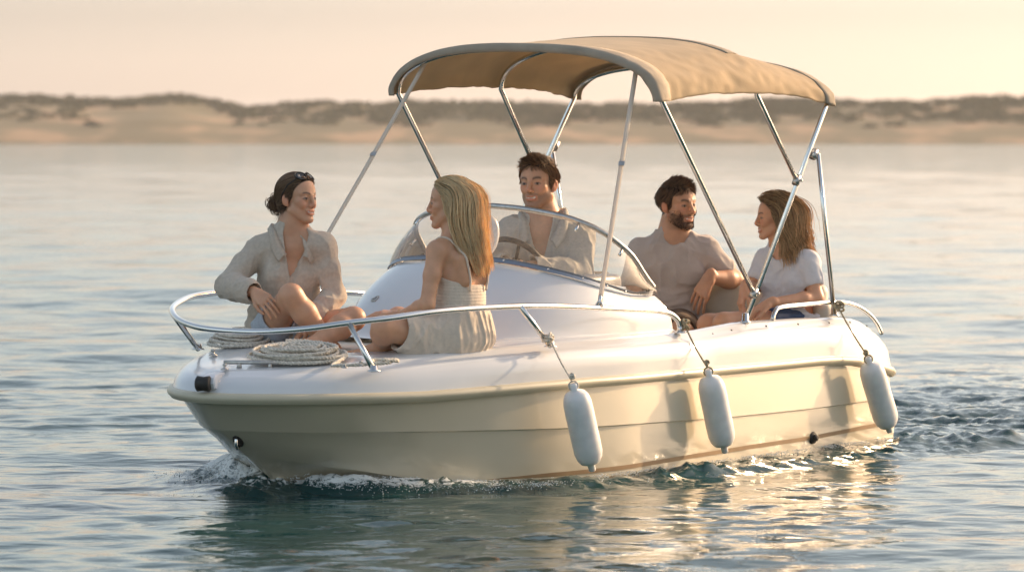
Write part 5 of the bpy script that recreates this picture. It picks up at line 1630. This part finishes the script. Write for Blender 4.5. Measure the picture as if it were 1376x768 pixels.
    add_neck(sv, T, H); sv.cap(shL, shR, 0.046, 0.046, 0.05); sv.ell(T.at(0, 0.0, 0.72), (0.128, 0.094, 0.14), T.M, 0.05)
    for x in (1, -1): sv.cap(T.at(x * 0.085, -0.075, 0.92), T.at(x * 0.07, -0.080, 0.66), 0.030, 0.022, 0.035)
    back_ = -H.R[:, 1]; rt_ = H.R[:, 0]
    tdir = unit(V3(0.18, 0.0, -1.0))
    def comb(P, L, Nn, t):
        w = np.clip((L[:, 2] - 0.02) / 0.08, 0, 1)[:, None]
        ear = np.clip(1 - np.abs(L[:, 1] - 0.03) / 0.05, 0, 1)[:, None]
        sidew = np.sign(L[:, 0:1])
        side_dir = sidew * rt_[None] 
        c = back_[None] * (0.75 * w + 0.9 * ear * (L[:, 2:3] > -0.06)) + side_dir * 0.50 * w + V3(0, 0, -1)[None] * (1.05 - 0.55 * w)
        low = np.clip((-0.04 - L[:, 2]) / 0.05, 0, 1)[:, None]
        return c * (1 - low) + (tdir[None] + 0.35 * ((T.at(0.035, -0.125, 0.9) + back_ * 0.03 - P) * 4)) * low
    A, Lp, r_ = groom(H, sv.d, 4800, lambda L, r: 0.30 + 0.42 * (L[:, 2] + 0.05) + r.uniform(-0.05, 0.02, len(L)), comb, 9, step=0.015, layers=(0.002, 0.014), lift=0.2, noise_=0.09, clump=220, clump_w=0.42, zmin=-0.06)
    cols = colvar(r_, len(A), (0.97, 0.66, 0.34), (1.0, 0.82, 0.52), 0.2)
    dark = (r_.random(len(A)) < 0.12); cols[dark] *= np.array([0.45, 0.40, 0.34])
    m_ = A.shape[1]; tt = np.linspace(0, 1, m_)[None, :, None]
    cols = cols[:, None, :] * (0.78 + 0.3 * np.clip(tt * 2.2, 0, 1))       # darker grown-out roots
    strands_mesh('hair', A, r_.uniform(0.0009, 0.0016, len(A)), cols, root, org, taper=0.4)
    # thin gold bracelet
    mb = MB(); c_ = wrL * 0.97 + elL * 0.03; ax = unit(wrL - elL); e1 = unit(np.cross(ax, V3(0, 0, 1))); e2 = np.cross(ax, e1)
    mb.tube([Vector(c_ + (e1 * math.cos(a) + e2 * math.sin(a)) * 0.0255 - org) for a in np.linspace(0, 6.283, 24, endpoint=False)], 0.0016, 6, closed=True); mb.build('bracelet', 'gold', root)

def short_hair(H, root, org, seed, base, tips, n=5200, ln=0.045, lift=0.9, quiff=(0.4, 0.5, 0.6)):
    sv = Vol(); H.ell(sv, (0, -0.014, 0.034), (0.073, 0.093, 0.079), 0.02); H.ell(sv, (0, 0.028, 0.034), (0.061, 0.053, 0.059), 0.02)
    q = H.R @ V3(*quiff); dn = H.R @ V3(0, -0.5, -0.9)
    def comb(P, L, Nn, t):
        top = np.clip((L[:, 2] - 0.06) / 0.04, 0, 1)[:, None]
        sd = np.sign(L[:, 0:1]) * H.R[:, 0][None] * 0.25
        curl_ = 0.55 * (np.stack([vnoise(P * 55), vnoise(P * 55 + 9), vnoise(P * 55 + 17)], 1) - 0.5)
        return q[None] * top + (dn[None] + sd) * (1 - top) + Nn * 0.22 * (0.3 + top) + curl_ * 1.1
    def lens(L, r): return ln * (0.38 + 0.85 * np.clip((L[:, 2] + 0.01) / 0.09, 0, 1)) * r.uniform(0.7, 1.2, len(L))
    A, Lp, r_ = groom(H, sv.d, n, lens, comb, seed, step=0.007, layers=(0.001, 0.009), lift=lift, noise_=0.14, clump=420, clump_w=0.38, clump_pow=1.0)
    strands_mesh('hair', A, r_.uniform(0.0008, 0.0013, len(A)), colvar(r_, len(A), np.array(base) * 3.6, np.array(tips) * 4.2), root, org)
def beard_mesh(H, root, org, seed, col, n=1500, ln=0.010):
    """short beard stubble standing off the jaw"""
    r_ = np.random.default_rng(seed); hv = Vol(); H.add(hv)
    L = np.stack([r_.uniform(-0.066, 0.066, n * 4), r_.uniform(-0.008, 0.09, n * 4), r_.uniform(-0.120, -0.02, n * 4)], 1)
    x = np.abs(L[:, 0])
    ok = (L[:, 2] < -0.046 + np.clip(x - 0.045, 0, 1) * 1.8) & (L[:, 2] > -0.112) & ~((x < 0.029) & (np.abs(L[:, 2] + 0.064) < 0.0115)) & ~((x < 0.02) & (L[:, 2] > -0.045)) & ~((x > 0.018) & (x < 0.045) & (L[:, 2] > -0.048))
    L = L[ok][:n * 2]
    P = H.c + (L * H.k) @ H.R.T
    e_ = 0.003
    for _ in range(5):
        d = hv.d(P); g = np.stack([hv.d(P + V3(e_, 0, 0)) - hv.d(P - V3(e_, 0, 0)), hv.d(P + V3(0, e_, 0)) - hv.d(P - V3(0, e_, 0)), hv.d(P + V3(0, 0, e_)) - hv.d(P - V3(0, 0, e_))], 1)
        g = unit_rows(g); P = P - g * d[:, None]
    L2 = H.loc(P); x = np.abs(L2[:, 0])
    ok = (L2[:, 2] < -0.034 + np.clip(x - 0.045, 0, 1) * 2) & ~((x < 0.029) & (np.abs(L2[:, 2] + 0.064) < 0.011)) & (L2[:, 1] > -0.012); P, g = P[ok][:n], g[ok][:n]
    dn = unit_rows(g * 0.5 + (H.R @ V3(0, 0.15, -1))[None] + r_.normal(size=g.shape) * 0.25)
    A = np.stack([P + dn * ln * t + g * ln * 0.35 * t for t in (0, 0.5, 1.0)], 1)
    strands_mesh('beard', A, np.full(len(A), 0.00055), colvar(r_, len(A), col, np.array(col) * 2.2), root, org)

def shirt_common(T, root, org): pass

# 3 ---- helmsman behind the windscreen
def helmsman():
    Y = 20.62; org = A3(733, 430, Y); ov = Vector(org)
    root = person('smiling man in an open white linen shirt, steering behind the windscreen', ov)
    H = Head(A3(723, 247, Y - 0.03), (-0.42, -0.91, 0.03), 1.13, roll=0.03, male=True, smile=1.0, beard=0.42, brow=(0.035, 0.02, 0.013))
    pel = A3(735, 425, Y + 0.05); shR = A3(687, 313, Y - 0.01); shL = A3(777, 316, Y + 0.0)
    T = Torso(pel, shL, shR, (-0.22, -1, 0.05), False, 1.05)
    elR = A3(664, 362, Y - 0.10); wrR = A3(684, 357, Y - 0.32)
    elL = A3(776, 369, Y - 0.12); wrL = A3(712, 358, Y - 0.27)
    V = Vol(); T.add(V); H.add(V); add_neck(V, T, H)
    ar = (0.052, 0.043, 0.040, 0.028)
    add_arm(V, shR, elR, wrR, ar); add_arm(V, shL, elL, wrL, ar)
    add_hand(V, wrR, (0.2, -0.7, 0.1), (0.3, -0.3, -0.8), (0.6, 0, 0.5), 1.08, curl=1.0)
    add_hand(V, wrL, (-0.85, -0.35, -0.05), (0.1, -0.4, -0.9), (-0.2, -0.2, 0.8), 1.08, curl=0.9)
    for hx, kx in ((712, 690), (752, 742)):
        add_leg(V, A3(hx, 432, Y + 0.03), A3(kx, 432, Y - 0.42), A3(kx - 4, 530, Y - 0.40), (0.088, 0.060, 0.052, 0.036)); add_foot(V, A3(kx - 4, 530, Y - 0.40), (-0.4, -0.9, -0.05), (0, 0, 1), 1.05)
    body_mesh(V, [H], SKIN * 0.97, (0.04, 0.024, 0.015), root, org, h=0.0040)
    S = Vol(); T.add(S, 0.020); add_trap(S, T, H, 0.012); S.ell(T.at(0, 0.02, 0.25), (0.175, 0.135, 0.20), T.M, 0.05)
    add_arm(S, shR, elR, wrR, (0.078, 0.074, 0.066, 0.052)); add_arm(S, shL, elL, wrL, (0.078, 0.074, 0.066, 0.052))
    b = T.mid + T.up * 0.03; S.cap(b + T.r * 0.06, b - T.r * 0.06, 0.060, 0.060, 0.03)
    C = Vol(); C.cap(H.w(0, -0.02, -0.06), T.mid + T.up * 0.035 + T.f * 0.02, 0.062, 0.068, 0.01); C.cap(T.at(0, 0.08, 1.30), T.at(0, 0.165, 0.62), 0.072, 0.006, 0.004)
    for el, wr_ in ((elR, wrR), (elL, wrL)):
        f_ = unit(wr_ - el); C.cap(wr_ + f_ * 0.045, wr_ + f_ * 0.16, 0.075, 0.075, 0.004)
    C.cap(T.at(0, 0, -0.45), T.at(0, 0, -0.8), 0.2, 0.3, 0.01)
    cloth(S, 'shirt', 'linen_white', root, org, cuts=C, fold=folds(0.017, (15, 15, 6), T.M, 12.0, 0.8, T.pel, T.len), h=0.0050)
    for sg in (1, -1):
        mb = MB(); G = []
        pi = smooth_path([T.at(0, -0.055, 1.22), T.at(sg * 0.055, -0.036, 1.21), T.at(sg * 0.076, 0.018, 1.16), T.at(sg * 0.064, 0.075, 1.06), T.at(sg * 0.046, 0.110, 0.97)], 5)
        po = smooth_path([T.at(0, -0.080, 1.13), T.at(sg * 0.075, -0.060, 1.12), T.at(sg * 0.108, 0.018, 1.06), T.at(sg * 0.110, 0.085, 0.96), T.at(sg * 0.088, 0.140, 0.88)], 5)
        pi = [Vector(p) for p in push_out(np.array([q[:] for q in pi]), S.d, 0.012)]; po = [Vector(p) for p in push_out(np.array([q[:] for q in po]), S.d, 0.014)]
        for a_, b_ in zip(pi, po):
            G.append([a_ - ov, a_.lerp(b_, 0.35) + Vector(T.up) * 0.012 + (a_ - Vector(T.mid)).normalized() * 0.012 - ov, a_.lerp(b_, 0.75) + (b_ - Vector(T.mid)).normalized() * 0.008 - ov, b_ - ov])
        mb.grid(G); mb.build('collar', 'linen_white', root, solid=0.005)
    S = Vol(); S.ell(T.at(0, -0.01, 0.0), (0.185, 0.135, 0.11), T.M, 0.04)
    for hx, kx in ((712, 690), (752, 742)): S.cap(A3(hx, 432, Y + 0.03), A3(kx, 432, Y - 0.36), 0.104, 0.080, 0.03)
    cloth(S, 'shorts', 'khaki_brown', root, org, fold=folds(0.006, (12, 12, 12), None, 1.0), h=0.007, cuts=Vol().cap(A3(690, 432, Y - 0.46), A3(742, 432, Y - 0.46), 0.09, 0.09, 0.003))
    short_hair(H, root, org, 31, (0.035, 0.020, 0.012), (0.11, 0.06, 0.03), ln=0.034, lift=0.35, quiff=(0.35, 0.75, 0.35))

# 4 ---- bearded man on the stern bench
def bearded_man():
    Y = 21.8; org = A3(895, 440, Y); ov = Vector(org)
    root = person('bearded man in a mauve-grey T-shirt, one arm laid along the stern backrest', ov)
    H = Head(A3(911, 275, Y - 0.03), (0.66, -0.75, -0.03), 1.12, up=(-0.04, 0, 1), male=True, smile=0.7, beard=0.50, brow=(0.04, 0.023, 0.014))
    pel = A3(893, 438, Y + 0.05); shR = A3(862, 340, Y - 0.0); shL = A3(950, 338, Y + 0.0)
    T = Torso(pel, shL, shR, (-0.05, -1, 0.08), False, 1.10)
    elR = A3(850, 402, Y - 0.08); wrR = A3(868, 430, Y - 0.28)
    elL = A3(987, 376, Y - 0.02); wrL = A3(953, 372, Y - 0.17)
    hips = ((874, 848), (912, 915))
    V = Vol(); T.add(V); H.add(V); add_neck(V, T, H)
    ar = (0.056, 0.047, 0.045, 0.030)
    add_arm(V, shR, elR, wrR, ar); add_arm(V, shL, elL, wrL, ar)
    add_hand(V, wrR, (0.3, -0.6, -0.4), (0, 0, -1), (0.9, 0, 0), 1.08, curl=0.4)
    add_hand(V, wrL, (-0.45, -0.18, -0.85), (0.15, 0.75, -0.45), (0.8, -0.1, -0.5), 1.14, curl=0.42, spread=1.3, tuck=1.0)
    for hx, kx in hips:
        add_leg(V, A3(hx, 440, Y + 0.03), A3(kx, 446, Y - 0.42), A3(kx, 540, Y - 0.40), (0.090, 0.062, 0.054, 0.036)); add_foot(V, A3(kx, 540, Y - 0.40), (-0.3, -0.9, -0.05), (0, 0, 1), 1.05)
    body_mesh(V, [H], SKIN * np.array([0.96, 0.94, 0.92]), (0.03, 0.018, 0.012), root, org, h=0.0040)
    S = Vol(); T.add(S, 0.013); add_trap(S, T, H, 0.010); S.ell(T.at(0, 0.01, 0.18), (0.178, 0.135, 0.16), T.M, 0.05)
    for sh, el in ((shR, elR), (shL, elL)): S.cap(sh, sh * 0.40 + el * 0.60, 0.070, 0.072, 0.03)
    C = Vol(); C.cap(H.w(0, -0.02, -0.06), T.mid + T.up * 0.078 + T.f * 0.018, 0.068, 0.070, 0.01)
    for sh, el, wr_ in ((shR, elR, wrR), (shL, elL, wrL)):
        f_ = unit(el - sh); q_ = sh * 0.40 + el * 0.60 + f_ * 0.028; C.cap(q_ + f_ * 0.09, q_ + f_ * 0.11, 0.092, 0.095, 0.003)
    C.cap(T.at(0, 0, -0.36), T.at(0, 0, -0.8), 0.19, 0.3, 0.01)
    cloth(S, 't_shirt', 'jersey_mauve', root, org, cuts=C, fold=folds(0.019, (13, 13, 7), T.M, 5.0, 1.5, T.pel, T.len), h=0.0048, smooth_it=2)
    S = Vol(); S.ell(T.at(0, -0.01, 0.0), (0.188, 0.14, 0.11), T.M, 0.04)
    for hx, kx in hips: S.cap(A3(hx, 438, Y + 0.03), A3(kx, 444, Y - 0.34), 0.108, 0.092, 0.03)
    C = Vol(); [C.cap(A3(kx, 444, Y - 0.46), A3(kx, 500, Y - 0.46), 0.10, 0.12, 0.003) for hx, kx in hips]
    cloth(S, 'shorts', 'khaki_brown', root, org, fold=folds(0.006, (12, 12, 12), None, 1.0), h=0.006, cuts=C)
    short_hair(H, root, org, 41, (0.030, 0.018, 0.012), (0.085, 0.05, 0.028), ln=0.034, lift=0.35, quiff=(-0.2, 0.85, 0.30))
    beard_mesh(H, root, org, 6, (0.045, 0.026, 0.016), n=3200, ln=0.006)

# 5 ---- young woman in the white T-shirt on the stern bench
def tee_woman():
    Y = 21.4; org = A3(1058, 430, Y); ov = Vector(org)
    root = person('woman with wavy brown hair in a white T-shirt, facing the bearded man', ov)
    H = Head(A3(1041, 292, Y), (-0.99, -0.12, -0.02), 1.0, smile=0.6, brow=(0.07, 0.04, 0.025))
    pel = A3(1060, 432, Y + 0.02); shR = A3(1028, 350, Y + 0.09); shL = A3(1086, 352, Y - 0.09)
    T = Torso(pel, shL, shR, (-0.55, -0.83, 0.05), True, 1.05)
    elL = A3(1097, 400, Y - 0.14); wrL = A3(1034, 407, Y - 0.30)
    elR = A3(1012, 388, Y + 0.05); wrR = A3(1001, 386, Y - 0.16)
    hips = (A3(1044, 434, Y + 0.05), A3(1066, 436, Y - 0.07)); kns = (A3(952, 436, Y - 0.12), A3(973, 434, Y - 0.34)); ans = (A3(950, 520, Y - 0.10), A3(972, 530, Y - 0.30))
    V = Vol(); T.add(V); H.add(V); add_neck(V, T, H)
    ar = (0.045, 0.037, 0.034, 0.023)
    add_arm(V, shR, elR, wrR, ar); add_arm(V, shL, elL, wrL, ar)
    add_hand(V, wrL, (-0.82, -0.15, -0.38), (0.1, 0.1, -1), (0.1, -0.9, 0.3), 1.06, curl=0.45)
    add_hand(V, wrR, (-0.25, -0.25, -0.9), (0.8, 0.2, -0.3), (0.1, -0.9, 0.1), 1.04, curl=0.5)
    for a_, b_, c_ in zip(hips, kns, ans):
        add_leg(V, a_, b_, c_, (0.082, 0.056, 0.050, 0.034)); add_foot(V, c_, (-0.6, -0.8, -0.05), (0, 0, 1), 0.95)
    body_mesh(V, [H], SKIN * np.array([1.06, 1.03, 1.0]), (0.09, 0.05, 0.03), root, org, h=0.0040)
    S = Vol(); T.add(S, 0.011); add_trap(S, T, H, 0.008); S.ell(T.at(0, 0.01, 0.22), (0.150, 0.116, 0.16), T.M, 0.05); S.ell(T.at(0, 0.01, 0.0), (0.170, 0.122, 0.09), T.M, 0.05)
    for sh, el in ((shR, elR), (shL, elL)): S.cap(sh, sh * 0.50 + el * 0.50, 0.058, 0.058, 0.03)
    C = Vol(); C.cap(H.w(0, -0.02, -0.06), T.mid + T.up * 0.055 + T.f * 0.022, 0.060, 0.068, 0.01)
    for sh, el, wr_ in ((shR, elR, wrR), (shL, elL, wrL)):
        f_ = unit(el - sh); q_ = sh * 0.50 + el * 0.50 + f_ * 0.022; C.cap(q_ + f_ * 0.075, q_ + f_ * 0.09, 0.076, 0.078, 0.003)
    C.cap(T.at(0, 0, -0.40), T.at(0, 0, -0.8), 0.18, 0.3, 0.01)
    cloth(S, 't_shirt', 'jersey_white', root, org, cuts=C, fold=folds(0.014, (14, 14, 8), T.M, 7.0, 1.3, T.pel, T.len), h=0.0046, smooth_it=2)
    S = Vol(); S.ell(T.at(0, -0.01, -0.02), (0.176, 0.125, 0.09), T.M, 0.04)
    for a_, b_ in zip(hips, kns): S.cap(a_, a_ * 0.66 + b_ * 0.34, 0.094, 0.082, 0.03)
    C = Vol()
    for a_, b_ in zip(hips, kns): f_ = unit(b_ - a_); e_ = a_ * 0.66 + b_ * 0.34; C.cap(e_ + f_ * 0.095, b_, 0.105, 0.1, 0.003)
    cloth(S, 'shorts', 'denim', root, org, cuts=C, fold=folds(0.005, (14, 14, 14), None, 8.0), h=0.0055)
    sv = Vol(); H.ell(sv, (0, -0.014, 0.034), (0.073, 0.093, 0.079), 0.02); H.ell(sv, (0, 0.028, 0.034), (0.061, 0.053, 0.059), 0.02); H.ell(sv, (0, 0.0, -0.03), (0.060, 0.066, 0.07), 0.02)
    add_neck(sv, T, H); sv.cap(shL, shR, 0.056, 0.056, 0.05); sv.ell(T.at(0, 0.0, 0.72), (0.138, 0.106, 0.14), T.M, 0.05)
    back_ = -H.R[:, 1]; rt_ = H.R[:, 0]
    def comb(P, L, Nn, t):
        w = np.clip((L[:, 2] - 0.02) / 0.08, 0, 1)[:, None]
        fr_ = np.clip((L[:, 1] - 0.0) / 0.05, 0, 1)[:, None]
        c = back_[None] * (0.75 * w + 0.85 * fr_ * (L[:, 2:3] > -0.05)) + np.sign(L[:, 0:1]) * rt_[None] * 0.5 * w + V3(0, 0, -1)[None] * (1.05 - 0.5 * w)
        low = np.clip((-0.02 - L[:, 2]) / 0.06, 0, 1)[:, None]
        wav = 0.55 * np.sin(L[:, 2:3] * 75 + L[:, 0:1] * 40) * rt_[None] + 0.50 * np.cos(L[:, 2:3] * 62 + L[:, 1:2] * 50) * back_[None]
        return c * (1 - low) + (V3(0.16, 0, -1)[None] + back_[None] * 0.22 + wav) * low
    A, Lp, r_ = groom(H, sv.d, 3000, lambda L, r: 0.25 + 0.45 * (L[:, 2] + 0.05) + r.uniform(-0.06, 0.03, len(L)), comb, 19, step=0.011, layers=(0.003, 0.034), lift=0.3, noise_=0.14, clump=200, clump_w=0.5, zmin=-0.06)
    cols = colvar(r_, len(A), (0.32, 0.19, 0.10), (0.72, 0.48, 0.25), 0.3)
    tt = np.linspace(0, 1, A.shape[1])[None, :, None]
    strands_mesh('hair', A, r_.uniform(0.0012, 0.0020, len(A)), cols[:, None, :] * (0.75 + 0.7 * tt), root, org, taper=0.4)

shirt_woman(); blonde_woman(); helmsman(); bearded_man(); tee_woman()

# the heart-shaped catch laid on the console skin
mb_, hp, nd, rx, uy = HEART
hit = None
dg = bpy.context.evaluated_depsgraph_get()
dg.update()
target = at(504, 402, 18.0)
o_c = Vector((0, 0, CAM_H)); dirc = (target - o_c).normalized()
ok_, loc_, nr_, idx_ = console.ray_cast(o_c - ORG, dirc)
if ok_:
    nr_ = nr_ if nr_.dot(-dirc) > 0 else -nr_
    rx = Vector((1, 0, 0)); rx = (rx - nr_ * rx.dot(nr_)).normalized(); uy = nr_.cross(rx); uy = uy if uy.z > 0 else -uy
    mb_ = MB(); mb_.tube([loc_ + nr_ * 0.003 + rx * x + uy * y for x, y in hp], 0.0042, 8, closed=True)
    mb_.build('catch', 'steel_dull', boat)
ok_, loc_, nr_, idx_ = console.ray_cast(o_c - ORG, (at(685, 413, 18.0) - o_c).normalized())
if ok_:
    nr_ = nr_ if nr_.dot(-dirc) > 0 else -nr_
    mb_ = MB(); mb_.lathe([(0, 0), (0.013, 0), (0.013, 0.003), (0.009, 0.007), (0.005, 0.007), (0.004, 0.004), (0, 0.004)], loc_, nr_, 16); mb_.build('deck_fitting', 'steel_dull', boat)

# ------------------------------------------------------------------ the warm evening air
mb = MB()
x0, x1, y0, y1, z0, z1 = -620, 620, -40, 1100, -1.6, 22
mb.add([(x0, y0, z0), (x1, y0, z0), (x1, y1, z0), (x0, y1, z0), (x0, y0, z1), (x1, y0, z1), (x1, y1, z1), (x0, y1, z1)],
       [(3, 2, 1, 0), (4, 5, 6, 7), (0, 1, 5, 4), (1, 2, 6, 5), (2, 3, 7, 6), (3, 0, 4, 7)])
m = bpy.data.materials.new('evening_haze'); m.use_nodes = True
n, l = m.node_tree.nodes, m.node_tree.links
n.clear()
out = n.new('ShaderNodeOutputMaterial'); pv = n.new('ShaderNodeVolumePrincipled')
pv.inputs['Color'].default_value = (1.0, 0.96, 0.90, 1)
pv.inputs['Density'].default_value = 0.00020
pv.inputs['Anisotropy'].default_value = 0.1
l.new(pv.outputs[0], out.inputs['Volume'])
MATS['haze'] = m
tag(mb.build('haze', 'haze', None, smooth=False), 'warm haze softening the far dunes', 'haze', kind='stuff')
